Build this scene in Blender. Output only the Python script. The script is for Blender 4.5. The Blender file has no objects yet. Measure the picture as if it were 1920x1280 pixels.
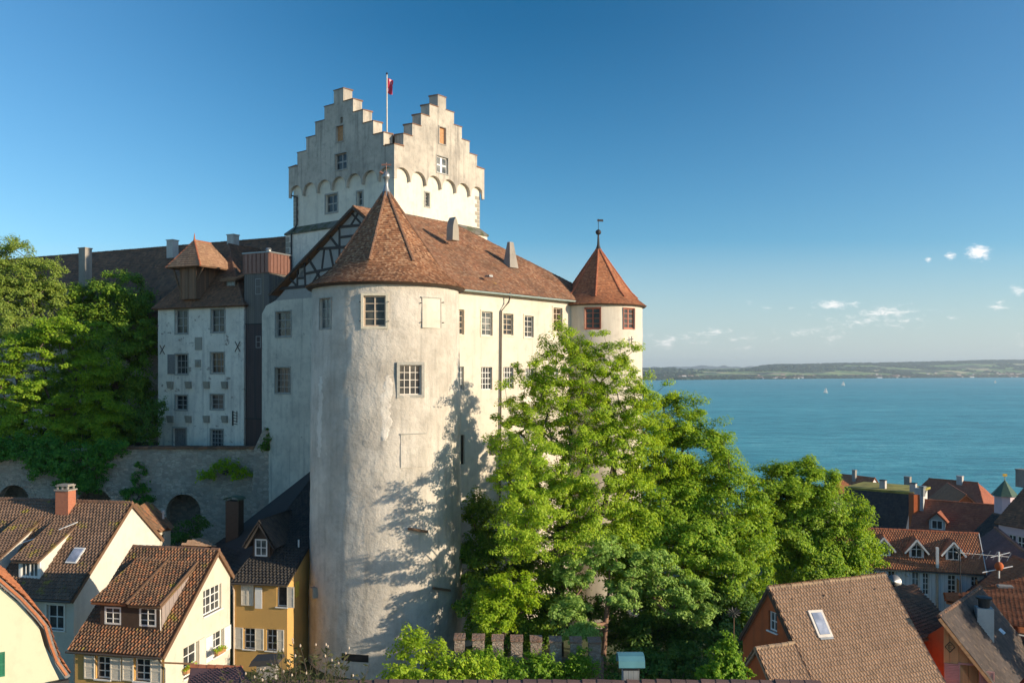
import bpy, math, random
import numpy as np
from mathutils import Vector, noise as MN
from mathutils.geometry import tessellate_polygon
R = math.radians
S = bpy.context.scene
COL = S.collection
# ------------------------------------------------------------------ camera, sky, sun, exposure
F, HX, HY, CZ = 1650.0, 960.0, 698.0, 50.0      # focal length in photo pixels, principal column, horizon row, eye height over the lake
cd = bpy.data.cameras.new("camera"); cam = bpy.data.objects.new("camera", cd); COL.objects.link(cam)
cam.location = (0, 0, CZ); cam.rotation_euler = (R(90), 0, 0)
cd.sensor_width = 36; cd.lens = 36 * F / 1920; cd.shift_y = (HY - 640) / 1920
cd.clip_start = 0.5; cd.clip_end = 80000
S.camera = cam
SUN_AZ, SUN_EL = 68.0, 15.0                     # degrees from straight behind the camera towards the right; elevation
SD = Vector((math.cos(R(SUN_EL)) * math.sin(R(SUN_AZ)), -math.cos(R(SUN_EL)) * math.cos(R(SUN_AZ)), math.sin(R(SUN_EL))))
sl = bpy.data.lights.new("sun", 'SUN'); sl.energy = 4.5; sl.angle = R(0.6); sl.color = (1.0, 0.83, 0.61)
sun = bpy.data.objects.new("sun", sl); COL.objects.link(sun); sun.location = (60, -40, 90)
sun.rotation_euler = (-SD).to_track_quat('-Z', 'Y').to_euler()
W = bpy.data.worlds.new("World"); S.world = W; W.use_nodes = True
wn = W.node_tree.nodes; wl = W.node_tree.links
for n in list(wn): wn.remove(n)
wo = wn.new('ShaderNodeOutputWorld'); wb = wn.new('ShaderNodeBackground'); wb.inputs[1].default_value = 0.13
sky = wn.new('ShaderNodeTexSky'); sky.sky_type = 'NISHITA'; sky.sun_disc = False
sky.sun_elevation = R(SUN_EL); sky.sun_rotation = R(180 - SUN_AZ); sky.altitude = 400
sky.air_density = 1.0; sky.dust_density = 0.35; sky.ozone_density = 3.2
wl.new(wb.outputs[0], wo.inputs[0])
S.view_settings.view_transform = 'Standard'; S.view_settings.look = 'None'
S.view_settings.exposure = 0.52; S.view_settings.gamma = 1.0; S.view_settings.use_curve_mapping = False
try:
    S.cycles.use_denoising = True; S.cycles.max_bounces = 7; S.cycles.diffuse_bounces = 3; S.cycles.glossy_bounces = 3
    S.cycles.transmission_bounces = 4; S.cycles.transparent_max_bounces = 6; S.cycles.volume_bounces = 0
except Exception: pass
# fair weather clouds low over the lake: soft patches fixed in the sky (direction space), torn by noise
SKY_GRADE = ((1.40, 4.5), (1.10, 4.65), (1.0, 4.75))
def sky_clouds():
    tc = wn.new('ShaderNodeTexCoord'); sep = wn.new('ShaderNodeSeparateXYZ'); wl.new(tc.outputs['Generated'], sep.inputs[0])
    def math_(op, a, b=None):
        m = wn.new('ShaderNodeMath'); m.operation = op
        for i, v in enumerate((a, b)):
            if v is None: continue
            if isinstance(v, (int, float)): m.inputs[i].default_value = v
            else: wl.new(v, m.inputs[i])
        return m.outputs[0]
    yy = math_('MAXIMUM', sep.outputs[1], 0.02)
    kx = math_('DIVIDE', sep.outputs[0], yy); kz = math_('DIVIDE', sep.outputs[2], yy)
    cb = wn.new('ShaderNodeCombineXYZ'); wl.new(kx, cb.inputs[0]); wl.new(kz, cb.inputs[1])
    nz = wn.new('ShaderNodeTexNoise'); nz.inputs['Scale'].default_value = 130; nz.inputs['Detail'].default_value = 8; nz.inputs['Roughness'].default_value = .66; nz.inputs['Distortion'].default_value = .5
    mp = wn.new('ShaderNodeMapping'); mp.inputs['Scale'].default_value = (.5, 1.3, 1); wl.new(cb.outputs[0], mp.inputs[0]); wl.new(mp.outputs[0], nz.inputs['Vector'])
    blobs = [(1834, 473, 25, 16, 1.25), (1780, 479, 15, 9, .95), (1741, 486, 7, 6, .8), (1567, 571, 52, 11, .85), (1665, 584, 62, 17, .8), (1700, 602, 44, 13, .62),
             (1585, 606, 34, 10, .66), (1343, 622, 36, 9, .8), (1246, 643, 26, 12, .9), (1222, 628, 22, 7, .6), (1906, 545, 24, 11, .85), (1870, 576, 22, 9, .85),
             (1409, 567, 13, 5, .75), (1440, 576, 22, 10, .5), (1482, 579, 9, 5, .6), (1516, 590, 8, 6, .6), (1783, 595, 15, 5, .75), (1560, 632, 34, 16, .58),
             (1404, 632, 26, 6, .6), (1490, 627, 22, 7, .6), (1455, 637, 15, 9, .52), (1400, 652, 60, 13, .42), (1916, 640, 30, 20, .5), (1875, 566, 22, 5, .6), (1750, 580, 40, 6, .5), (1640, 600, 120, 24, .6), (1310, 634, 110, 18, .55), (1530, 622, 90, 14, .55)]
    acc = None
    for px, py, rx, ry, s in blobs:
        a = math_('DIVIDE', math_('SUBTRACT', kx, (px - HX) / F), rx / F)
        b = math_('DIVIDE', math_('SUBTRACT', kz, (HY - py) / F), ry / F)
        r = math_('SQRT', math_('ADD', math_('MULTIPLY', a, a), math_('MULTIPLY', b, b)))
        v = math_('MULTIPLY', math_('MAXIMUM', math_('SUBTRACT', 1.25, math_('MULTIPLY', r, .8)), 0.0), s)
        acc = v if acc is None else math_('MAXIMUM', acc, v)
    f = math_('SUBTRACT', math_('ADD', math_('MULTIPLY', acc, .85), math_('MULTIPLY', nz.outputs[0], 2.3)), 1.50)
    mr = wn.new('ShaderNodeMapRange'); mr.interpolation_type = 'SMOOTHSTEP'; mr.inputs[1].default_value = 0.0; mr.inputs[2].default_value = 1.0; mr.inputs[4].default_value = .85
    wl.new(f, mr.inputs[0])
    fac = math_('MULTIPLY', mr.outputs[0], math_('MINIMUM', math_('MULTIPLY', acc, 3.0), 1.0))
    mx = wn.new('ShaderNodeMixRGB'); mx.inputs[2].default_value = (7.6, 7.1, 6.8, 1)
    sp = wn.new('ShaderNodeSeparateColor'); wl.new(sky.outputs[0], sp.inputs[0]); cc = wn.new('ShaderNodeCombineColor')
    pol = math_('MULTIPLY', math_('EXPONENT', math_('MULTIPLY', math_('POWER', math_('ABSOLUTE', math_('DIVIDE', kx, .42)), 2.0), -1.0)), math_('MINIMUM', math_('MAXIMUM', math_('DIVIDE', kz, .4), 0.0), 1.0))   # darker band a quarter turn from the sun
    for k, (g, s) in enumerate(SKY_GRADE):      # clear polarised-looking evening blue: per channel contrast of the sky's own light
        wl.new(math_('MULTIPLY', math_('POWER', math_('MULTIPLY', sp.outputs[k], .2), g), math_('MULTIPLY', math_('SUBTRACT', 1.0, math_('MULTIPLY', pol, (.86, .42, .33)[k])), s)), cc.inputs[k])
    band = wn.new('ShaderNodeMapRange'); band.inputs[1].default_value = 0.0; band.inputs[2].default_value = .15; band.inputs[3].default_value = .85; band.inputs[4].default_value = 0.0; wl.new(kz, band.inputs[0])
    post = wn.new('ShaderNodeMixRGB'); post.inputs[2].default_value = (3.45, 3.85, 3.92, 1); wl.new(band.outputs[0], post.inputs[0]); wl.new(cc.outputs[0], post.inputs[1])
    wl.new(fac, mx.inputs[0]); wl.new(post.outputs[0], mx.inputs[1]); wl.new(mx.outputs[0], wb.inputs[0])
sky_clouds()

# ------------------------------------------------------------------ helpers
Z = Vector((0, 0, 1))
WL = {}
def at(px, py, Y): return Vector(((px - HX) / F * Y, Y, CZ + (HY - py) / F * Y))
def V2(x, y): return Vector((x, y, 0))
def onpl(px, py, O, N):
    d = Vector(((px - HX) / F, 1, (HY - py) / F)); c = Vector((0, 0, CZ))
    return c + d * ((O - c).dot(N) / d.dot(N))
def nrm(U): return Vector((U.y, -U.x, 0)).normalized()
def pixrect(O, U, x0, y0, x1, y1):
    N = nrm(U); a = onpl(x0, (y0 + y1) / 2, O, N); b = onpl(x1, (y0 + y1) / 2, O, N)
    t = onpl((x0 + x1) / 2, y0, O, N); s = onpl((x0 + x1) / 2, y1, O, N)
    return ((a - O).dot(U), s.z - O.z, (b - a).dot(U), t.z - s.z)
def tag(o, label, cat, group=None, kind=None):
    if label: o['label'] = label
    if cat: o['category'] = cat
    if group: o['group'] = group
    if kind: o['kind'] = kind
    return o
def thing(name, label, cat, loc, group=None):
    o = bpy.data.objects.new(name, None); COL.objects.link(o); o.location = loc; o.empty_display_size = .5
    WL[o] = Vector(loc); return tag(o, label, cat, group)
def link(name, me, mat, parent=None, smooth=False):
    n = len(me.vertices); co = np.empty(n * 3, np.float32); me.vertices.foreach_get('co', co); co = co.reshape(-1, 3)
    lo, hi = co.min(0), co.max(0); c = (lo + hi) / 2
    if parent is None: c[2] = lo[2]
    co -= c; me.vertices.foreach_set('co', co.ravel())
    o = bpy.data.objects.new(name, me); COL.objects.link(o); c = Vector([float(v) for v in c]); WL[o] = c
    if parent is not None: o.parent = parent; o.location = c - WL[parent]
    else: o.location = c
    for m in (mat if isinstance(mat, (list, tuple)) else [mat]): me.materials.append(m)
    if smooth: me.polygons.foreach_set('use_smooth', np.ones(len(me.polygons), bool))
    me.update(); return o
class MB:
    def __init__(s): s.v = []; s.f = []; s.mi = []
    def add(s, vs, fs, mi=0):
        b = len(s.v); s.v += [tuple(p) for p in vs]
        for f in fs: s.f.append([b + i for i in f]); s.mi.append(mi)
        return s
    def quad(s, a, b, c, d, mi=0): return s.add([a, b, c, d], [[0, 1, 2, 3]], mi)
    def tri(s, a, b, c, mi=0): return s.add([a, b, c], [[0, 1, 2]], mi)
    def hexa(s, p, mi=0):      # p: bottom ring of four, top ring of four
        return s.add(p, [[3, 2, 1, 0], [4, 5, 6, 7], [0, 1, 5, 4], [1, 2, 6, 5], [2, 3, 7, 6], [3, 0, 4, 7]], mi)
    def box(s, O, A, B, C, mi=0): # corner and three edge vectors
        O = Vector(O); A = Vector(A); B = Vector(B); C = Vector(C)
        return s.hexa([O, O + A, O + A + B, O + B, O + C, O + A + C, O + A + B + C, O + B + C], mi)
    def bar(s, a, b, w, t, N, mi=0):   # bar from a to b, width w across, thickness t along N (starting at the line)
        a = Vector(a); b = Vector(b); d = (b - a).normalized(); sd = d.cross(N).normalized() * (w / 2)
        return s.box(a - sd, sd * 2, (b - a), N * t, mi)
    def tube(s, pts, rad, n=8, cap=True, mi=0):
        pts = [Vector(p) for p in pts]; rad = rad if isinstance(rad, (list, tuple)) else [rad] * len(pts)
        vs = []; fs = []
        for i, p in enumerate(pts):
            d = (pts[min(i + 1, len(pts) - 1)] - pts[max(i - 1, 0)]).normalized()
            a = d.orthogonal().normalized() if abs(d.z) > .95 else d.cross(Z).normalized(); b = d.cross(a)
            for k in range(n):
                t = 2 * math.pi * k / n; vs.append(p + (a * math.cos(t) + b * math.sin(t)) * rad[i])
        for i in range(len(pts) - 1):
            for k in range(n):
                k2 = (k + 1) % n; fs.append([i * n + k, i * n + k2, (i + 1) * n + k2, (i + 1) * n + k])
        if cap: fs.append(list(range(n))); fs.append([(len(pts) - 1) * n + k for k in range(n)])
        return s.add(vs, fs, mi)
    def lathe(s, c, prof, n=24, mi=0):
        c = Vector(c); vs = []; fs = []
        for r, z in prof:
            for k in range(n):
                t = 2 * math.pi * k / n; vs.append(c + Vector((r * math.cos(t), r * math.sin(t), z)))
        for i in range(len(prof) - 1):
            for k in range(n):
                k2 = (k + 1) % n; fs.append([i * n + k, i * n + k2, (i + 1) * n + k2, (i + 1) * n + k])
        fs.append([(len(prof) - 1) * n + k for k in range(n)]); return s.add(vs, fs, mi)
    def plate(s, outline, holes, O, U, thick=None, reveal=.25, mi=0):   # vertical plate with rectangular openings
        N = nrm(U); P = lambda q, d=0.0: O + U * q[0] + Z * q[1] - N * d
        hs = []
        for h in holes:
            if len(h) == 4 and not hasattr(h[0], '__len__'): x, z, w, hh = h; hs.append([(x, z), (x, z + hh), (x + w, z + hh), (x + w, z)])
            else: hs.append(list(h))
        loops = [[Vector((x, z, 0)) for x, z in l] for l in [outline] + hs]; flat = [q for l in [outline] + hs for q in l]
        tris = tessellate_polygon(loops)
        s.add([P(q) for q in flat], [list(t) for t in tris], mi)
        if thick: s.add([P(q, thick) for q in flat], [list(t) for t in tris], mi)
        if thick:
            for i in range(len(outline)):
                a, b = outline[i], outline[(i + 1) % len(outline)]; s.quad(P(a), P(b), P(b, thick), P(a, thick), mi)
        for l in hs:
            for i in range(len(l)):
                a, b = l[i], l[(i + 1) % len(l)]; d = thick or reveal; s.quad(P(a), P(b), P(b, d), P(a, d), mi)
        return s
    def ridge(s, a, b, r=.11, step=.38):
        a = Vector(a); b = Vector(b); L = (b - a).length; n = max(1, int(L / step)); d = (b - a) / n
        for i in range(n):
            j = random.uniform(-.012, .012)
            s.tube([a + d * i + Z * j, a + d * (i + 1.12) + Z * j], [r * 1.08, r * .9], 8, True)
        return s
    def build(s, name, mat, parent=None, smooth=False):
        me = bpy.data.meshes.new(name); me.from_pydata(s.v, [], s.f)
        if any(s.mi): me.polygons.foreach_set('material_index', s.mi)
        return link(name, me, mat, parent, smooth)
def tiles(mb, poly, tw=.2, te=.2, th=.035, seed=1, pan=False, jit=.012, deck=True):
    rng = random.Random(seed); P = [Vector(p) for p in poly]
    n = Vector((0, 0, 0))
    for i in range(len(P)): n += (P[i] - P[0]).cross(P[(i + 1) % len(P)] - P[0])
    n.normalize()
    if n.z < 0: n = -n
    u = Z.cross(n).normalized(); v = n.cross(u).normalized(); O = P[0]
    q = [((p - O).dot(u), (p - O).dot(v)) for p in P]
    vmin = min(b for a, b in q); vmax = max(b for a, b in q)
    if deck:
        m = len(P); mb.add([p - n * .02 for p in P] + [p - n * .12 for p in P], [list(range(m)), list(range(m, 2 * m))] + [[i, (i + 1) % m, m + (i + 1) % m, m + i] for i in range(m)])
    row = 0; y = vmin
    while y < vmax - te * .25:
        ym = min(y + te * .5, vmax - 1e-3); xs = []
        for i in range(len(q)):
            (x0, y0), (x1, y1) = q[i], q[(i + 1) % len(q)]
            if (y0 <= ym) != (y1 <= ym): xs.append(x0 + (x1 - x0) * (ym - y0) / (y1 - y0))
        xs.sort()
        for k in range(0, len(xs) - 1, 2):
            a, b = xs[k], xs[k + 1]; x = math.floor(a / tw) * tw - (row % 2) * tw * .5
            while x < b:
                l = max(x + .004, a); r = min(x + tw - .004, b)
                if r - l > .03:
                    j = rng.uniform(-jit, jit); h = th + rng.uniform(0, jit); y1 = y + te * 1.12; O = P[0] + n * (.055 * (MN.noise((P[0] + u * x + v * y) * .55) + .75))    # old roofs sag and swell a little
                    if not pan:
                        B = O + u * l + v * (y + j) + n * h; C = O + u * r + v * (y - j * .5) + n * h
                        mb.add([B, C, O + u * r + v * y1 + n * .006, O + u * l + v * y1 + n * .006, O + u * l + v * (y + j), O + u * r + v * (y - j * .5)], [[0, 1, 2, 3], [4, 5, 1, 0]])
                    else:
                        w = r - l; prof = [(0, h + .045), (.17, h + .01), (.5, h), (.78, h + .02), (1, h + .05)]
                        vs = [O + u * (l + w * f) + v * (y + j) + n * g for f, g in prof] + [O + u * (l + w * f) + v * y1 + n * (g - h + .005) for f, g in prof] + [O + u * (l + w * f) + v * (y + j) for f, g in prof]
                        fs = [[i, i + 1, i + 6, i + 5] for i in range(4)] + [[10 + i, 11 + i, i + 1, i] for i in range(4)]
                        mb.add(vs, fs)
                x += tw
        y += te; row += 1
    return mb
def cone_tiles(mb, c, rf, zs, tw, te, seed=1, th=.035):
    # rf(theta, t) radius, zs: function t->z ; rows spaced by slope length
    rng = random.Random(seed); N = 400; prev = None; ts = [0.0]; acc = 0
    for i in range(1, N + 1):
        t = i / N; dl = math.hypot(zs(t) - zs(t - 1 / N), rf(0, t) - rf(0, t - 1 / N)); acc += dl
        if acc >= te: ts.append(t); acc = 0
    ts.append(1.0)
    for i in range(len(ts) - 1):
        t0, t1 = ts[i], min(1, ts[i + 1] + (ts[i + 1] - ts[i]) * .12); n = max(8, int(2 * math.pi * rf(0, t0) / tw))
        for k in range(n):
            a0 = 2 * math.pi * (k + (i % 2) * .5) / n + .0008; a1 = 2 * math.pi * (k + 1 + (i % 2) * .5) / n - .0008
            h = th + rng.uniform(0, .015); j = rng.uniform(-.012, .012)
            P = lambda a, t, e, dz=0: Vector((c[0] + (rf(a, t) + e) * math.cos(a), c[1] + (rf(a, t) + e) * math.sin(a), zs(t) + e * .6 + dz))
            mb.add([P(a0, t0, h, j), P(a1, t0, h, j), P(a1, t1, .005), P(a0, t1, .005), P(a0, t0, -.02, j), P(a1, t0, -.02, j)], [[0, 1, 2, 3], [4, 5, 1, 0]])
    return mb
# ------------------------------------------------------------------ materials (all procedural)
def mat_new(name):
    m = bpy.data.materials.new(name); m.use_nodes = True; nt = m.node_tree; return m, nt, nt.nodes['Principled BSDF']
def nd(nt, typ, **kw):
    n = nt.nodes.new(typ)
    for k, v in kw.items():
        if k in n.inputs: n.inputs[k].default_value = v
        else: setattr(n, k, v)
    return n
def pos(nt, sc=(1, 1, 1)):
    g = nt.nodes.new('ShaderNodeNewGeometry'); mp = nt.nodes.new('ShaderNodeMapping'); mp.inputs['Scale'].default_value = sc
    nt.links.new(g.outputs['Position'], mp.inputs['Vector']); return mp.outputs[0]
def noise(nt, scale, detail=4, rough=.55, sc=(1, 1, 1), dist=0.0):
    n = nt.nodes.new('ShaderNodeTexNoise'); n.inputs['Scale'].default_value = scale; n.inputs['Detail'].default_value = detail
    n.inputs['Roughness'].default_value = rough; n.inputs['Distortion'].default_value = dist
    nt.links.new(pos(nt, sc), n.inputs['Vector']); return n.outputs[0]
def ramp(nt, fac, stops, interp='LINEAR'):
    r = nt.nodes.new('ShaderNodeValToRGB'); e = r.color_ramp.elements; r.color_ramp.interpolation = interp
    while len(e) < len(stops): e.new(.5)
    for i, (p, c) in enumerate(stops): e[i].position = p; e[i].color = (c[0], c[1], c[2], 1) if hasattr(c, '__len__') else (c, c, c, 1)
    nt.links.new(fac, r.inputs[0]); return r.outputs[0]
def mix(nt, fac, a, b, mode='MIX'):
    m = nt.nodes.new('ShaderNodeMixRGB'); m.blend_type = mode
    for i, v in ((0, fac), (1, a), (2, b)):
        if isinstance(v, (int, float)): m.inputs[i].default_value = v
        elif isinstance(v, tuple): m.inputs[i].default_value = (*v, 1)
        else: nt.links.new(v, m.inputs[i])
    return m.outputs[0]
def bump(nt, bsdf, h, strength, dist):
    b = nt.nodes.new('ShaderNodeBump'); b.inputs['Strength'].default_value = strength; b.inputs['Distance'].default_value = dist
    nt.links.new(h, b.inputs['Height']); nt.links.new(b.outputs[0], bsdf.inputs['Normal']); return b
def plain(name, col, rough=.7, metal=0.0, var=.12, scale=3.0):
    m, nt, b = mat_new(name); f = noise(nt, scale, 5)
    lo = tuple(c * (1 - var) for c in col); hi = tuple(min(1, c * (1 + var)) for c in col)
    nt.links.new(ramp(nt, f, [(.3, lo), (.7, hi)]), b.inputs['Base Color']); b.inputs['Roughness'].default_value = rough; b.inputs['Metallic'].default_value = metal
    return m
def plaster(name, col, stain, grime, stain_amt=.5, bs=.35, bd=.03, bscale=9.0, streak=.5, patch=None):
    m, nt, b = mat_new(name)
    big = noise(nt, .35, 6, .62); mid = noise(nt, 1.7, 6, .65)
    c = mix(nt, ramp(nt, big, [(.42, 0), (.66, stain_amt)]), col, stain)
    c = mix(nt, ramp(nt, mid, [(.5, 0), (.75, .45)]), c, grime)
    st = noise(nt, 1.9, 6, .62, (1, 1, .06)); c = mix(nt, ramp(nt, st, [(.52, 0), (.78, streak)]), c, grime)
    if patch:   # bare stones where the render has fallen off
        pm = ramp(nt, noise(nt, patch[0], 7, .7, (1, 1, 1.6)), [(patch[1], 0), (patch[1] + .04, 1)]); c = mix(nt, pm, c, patch[2])
    nt.links.new(c, b.inputs['Base Color']); b.inputs['Roughness'].default_value = .92; b.inputs['Specular IOR Level'].default_value = .2
    h = mix(nt, .45, noise(nt, bscale, 6, .7), noise(nt, bscale * .25, 4, .6)); bump(nt, b, h, bs, bd); return m
def stone(name, cols, scale=2.2, flat=1.9):
    m, nt, b = mat_new(name); v = nt.nodes.new('ShaderNodeTexVoronoi'); v.inputs['Scale'].default_value = scale; v.inputs['Randomness'].default_value = .85
    p = pos(nt, (1, 1, flat)); nt.links.new(p, v.inputs['Vector'])
    e = nt.nodes.new('ShaderNodeTexVoronoi'); e.feature = 'DISTANCE_TO_EDGE'; e.inputs['Scale'].default_value = scale; e.inputs['Randomness'].default_value = .85; nt.links.new(p, e.inputs['Vector'])
    sp = nt.nodes.new('ShaderNodeSeparateColor'); nt.links.new(v.outputs['Color'], sp.inputs[0])
    c = ramp(nt, sp.outputs[0], [(i / (len(cols) - 1), k) for i, k in enumerate(cols)]); c = mix(nt, ramp(nt, noise(nt, .5, 6, .65), [(.4, 0), (.7, .75)]), c, tuple(x * .55 for x in cols[0]))
    joint = ramp(nt, e.outputs['Distance'], [(.0, 1), (.09, 0)]); c = mix(nt, joint, c, tuple(x * .6 for x in cols[1]))
    nt.links.new(c, b.inputs['Base Color']); b.inputs['Roughness'].default_value = .95
    h = mix(nt, .3, ramp(nt, e.outputs['Distance'], [(0, 0), (.14, 1)]), noise(nt, 12, 5)); bump(nt, b, h, .8, .06); return m
def tilemat(name, cols, moss=None, amt=.6, rough=.85, dirt=(.06, .045, .035), dirt_amt=.55):
    m, nt, b = mat_new(name); g = nt.nodes.new('ShaderNodeNewGeometry')
    c = ramp(nt, g.outputs['Random Per Island'], [(i / (len(cols) - 1), k) for i, k in enumerate(cols)])
    c = mix(nt, ramp(nt, noise(nt, .55, 6, .65), [(.42, 0), (.72, dirt_amt)]), c, dirt)
    c = mix(nt, ramp(nt, noise(nt, 7, 4, .6), [(.5, 0), (.8, .5)]), c, dirt)
    if moss:
        mk = ramp(nt, noise(nt, .8, 7, .68), [(amt, 0), (amt + .06, 1)]); c = mix(nt, mk, c, moss)
    nt.links.new(c, b.inputs['Base Color']); b.inputs['Roughness'].default_value = rough; b.inputs['Specular IOR Level'].default_value = .3
    bump(nt, b, noise(nt, 25, 4), .35, .015); return m
def boards(name, cols, freq, axis, rough=.85, dark=.35):
    m, nt, b = mat_new(name); g = nt.nodes.new('ShaderNodeNewGeometry'); d = nd(nt, 'ShaderNodeVectorMath', operation='DOT_PRODUCT'); d.inputs[1].default_value = axis
    nt.links.new(g.outputs['Position'], d.inputs[0]); s = nd(nt, 'ShaderNodeMath', operation='MULTIPLY'); s.inputs[1].default_value = freq; nt.links.new(d.outputs['Value'], s.inputs[0])
    fl = nd(nt, 'ShaderNodeMath', operation='FLOOR'); nt.links.new(s.outputs[0], fl.inputs[0]); fr = nd(nt, 'ShaderNodeMath', operation='FRACT'); nt.links.new(s.outputs[0], fr.inputs[0])
    wn_ = nd(nt, 'ShaderNodeTexWhiteNoise', noise_dimensions='1D'); nt.links.new(fl.outputs[0], wn_.inputs['W'])
    c = ramp(nt, wn_.outputs['Value'], [(i / (len(cols) - 1), k) for i, k in enumerate(cols)])
    gap = ramp(nt, fr.outputs[0], [(0, 0), (.07, 1), (.93, 1), (1, 0)]); c = mix(nt, gap, tuple(k * dark for k in cols[0]), c)
    c = mix(nt, ramp(nt, noise(nt, 4, 6, .7, (1, 1, .08)), [(.45, 0), (.8, .7)]), c, tuple(k * .5 for k in cols[0]))
    nt.links.new(c, b.inputs['Base Color']); b.inputs['Roughness'].default_value = rough; bump(nt, b, gap, .6, .03); return m
def leafmat(name, cols, trans=.4, tcol=None):
    m, nt, b = mat_new(name); g = nt.nodes.new('ShaderNodeNewGeometry'); out = nt.nodes['Material Output']
    c = ramp(nt, g.outputs['Random Per Island'], [(i / (len(cols) - 1), k) for i, k in enumerate(cols)])
    c = mix(nt, ramp(nt, noise(nt, .5, 4), [(.35, 0), (.7, .4)]), c, tuple(k * .62 for k in cols[1]))
    nt.links.new(c, b.inputs['Base Color']); b.inputs['Roughness'].default_value = .55; b.inputs['Specular IOR Level'].default_value = .25
    t = nt.nodes.new('ShaderNodeBsdfTranslucent'); tc = mix(nt, 1.0, c, tcol or (1.9, 1.7, .55), 'MULTIPLY'); nt.links.new(tc, t.inputs[0])
    ms = nt.nodes.new('ShaderNodeMixShader'); ms.inputs[0].default_value = trans
    nt.links.new(b.outputs[0], ms.inputs[1]); nt.links.new(t.outputs[0], ms.inputs[2]); nt.links.new(ms.outputs[0], out.inputs[0]); return m
def glassmat(name, col=(.025, .03, .035), var=(.09, .09, .08), rough=.08):
    m, nt, b = mat_new(name); nt.links.new(ramp(nt, noise(nt, 1.3, 3), [(.4, col), (.68, var)]), b.inputs['Base Color']); b.inputs['Roughness'].default_value = rough
    b.inputs['Specular IOR Level'].default_value = .3; bump(nt, b, noise(nt, 2.2, 2), .12, .05); return m
M = {}
M['tower'] = plaster('tower_plaster', (.63, .58, .50), (.42, .38, .32), (.27, .25, .21), .85, .9, .10, 4.0, .62, (.55, .70, (.66, .62, .54)))
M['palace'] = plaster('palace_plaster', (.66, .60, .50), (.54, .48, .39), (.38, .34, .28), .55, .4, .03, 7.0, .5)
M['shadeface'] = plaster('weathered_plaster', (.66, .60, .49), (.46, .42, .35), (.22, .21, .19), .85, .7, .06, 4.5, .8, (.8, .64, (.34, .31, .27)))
M['keep'] = plaster('keep_plaster', (.74, .69, .57), (.63, .57, .45), (.38, .36, .31), .5, .4, .04, 6.0, .45)
M['keeptop'] = plaster('keep_gable_plaster', (.54, .49, .41), (.36, .33, .28), (.13, .13, .12), .95, .8, .09, 3.0, .85)
M['whitehouse'] = plaster('old_white_plaster', (.82, .75, .63), (.62, .56, .47), (.30, .28, .26), .7, .6, .05, 4.0, .7, (.9, .60, (.34, .28, .23)))
M['cream'] = plaster('cream_render', (.64, .585, .47), (.56, .51, .40), (.44, .39, .31), .5, .12, .01, 14, .4)
M['cream2'] = plaster('cream_white_render', (.68, .64, .56), (.60, .565, .49), (.46, .43, .38), .45, .12, .01, 14, .45)
M['yellowgreen'] = plaster('pale_yellow_render', (.62, .595, .43), (.55, .525, .38), (.45, .43, .31), .4, .1, .01, 14, .3)
M['ochre'] = plaster('ochre_render', (.62, .38, .13), (.55, .33, .11), (.45, .28, .11), .5, .15, .01, 14, .25)
M['orange'] = plaster('orange_render', (.50, .13, .045), (.42, .105, .04), (.16, .07, .04), .4, .15, .01, 14, .45)
M['pinkwall'] = plaster('pale_pink_render', (.66, .52, .55), (.60, .47, .50), (.5, .4, .42), .4, .1, .01, 14, .2)
M['greywall'] = plaster('pale_grey_render', (.58, .57, .55), (.5, .49, .47), (.38, .37, .36), .4, .1, .01, 14, .3)
M['stonewall'] = stone('rubble_stone', [(.52, .43, .34), (.60, .51, .40), (.36, .30, .24), (.64, .50, .38)])
M['quoin'] = plaster('quoin_stone', (.36, .33, .27), (.28, .26, .22), (.2, .19, .17), .6, .6, .03, 6)
M['rock'] = stone('brick_and_stone', [(.30, .17, .11), (.36, .24, .17), (.25, .20, .17), (.40, .20, .12)], 4.5, 2.2)
M['roof_tower'] = tilemat('tower_tiles', [(.17, .08, .045), (.36, .17, .085), (.25, .115, .06), (.48, .28, .16), (.18, .085, .05), (.40, .20, .10), (.52, .32, .19)], dirt_amt=.35)
M['roof_palace'] = tilemat('palace_tiles', [(.22, .105, .06), (.36, .18, .10), (.28, .135, .08), (.44, .26, .15), (.19, .095, .06), (.48, .31, .20)], (.42, .28, .05), .66, dirt_amt=.5)
M['roof_turret'] = tilemat('turret_tiles', [(.40, .165, .08), (.50, .21, .10), (.31, .13, .07), (.55, .26, .13)], dirt_amt=.3)
M['ridge_red'] = tilemat('red_ridge_tiles', [(.42, .14, .07), (.36, .12, .06), (.46, .17, .09)], dirt_amt=.2)
M['ridge_brown'] = tilemat('brown_ridge_tiles', [(.20, .11, .07), (.28, .15, .09), (.16, .10, .07)])
M['roof_dark'] = tilemat('dark_old_tiles', [(.17, .095, .06), (.28, .135, .075), (.21, .115, .07), (.33, .165, .09), (.13, .08, .055)], dirt_amt=.5)
M['roof_hoist'] = tilemat('hoist_tiles', [(.40, .24, .14), (.32, .18, .11), (.46, .28, .17)], dirt_amt=.3)
M['roof_brown'] = tilemat('brown_mossy_tiles', [(.17, .11, .075), (.24, .15, .10), (.20, .125, .085), (.28, .175, .115), (.14, .095, .07)], (.28, .23, .045), .585, dirt_amt=.35)
M['roof_rust'] = tilemat('rusty_mossy_tiles', [(.15, .095, .06), (.30, .165, .09), (.22, .13, .075), (.42, .18, .085), (.12, .08, .055), (.27, .16, .09)], (.25, .20, .04), .575, dirt_amt=.5)
M['roof_tan'] = tilemat('tan_tiles', [(.33, .215, .135), (.40, .26, .165), (.36, .235, .15), (.44, .285, .18), (.29, .19, .12)], dirt_amt=.25, dirt=(.18, .11, .075))
M['roof_orange'] = tilemat('orange_tiles', [(.46, .165, .07), (.38, .135, .06), (.52, .20, .09), (.33, .12, .06)], dirt_amt=.3, dirt=(.14, .07, .045))
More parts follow.
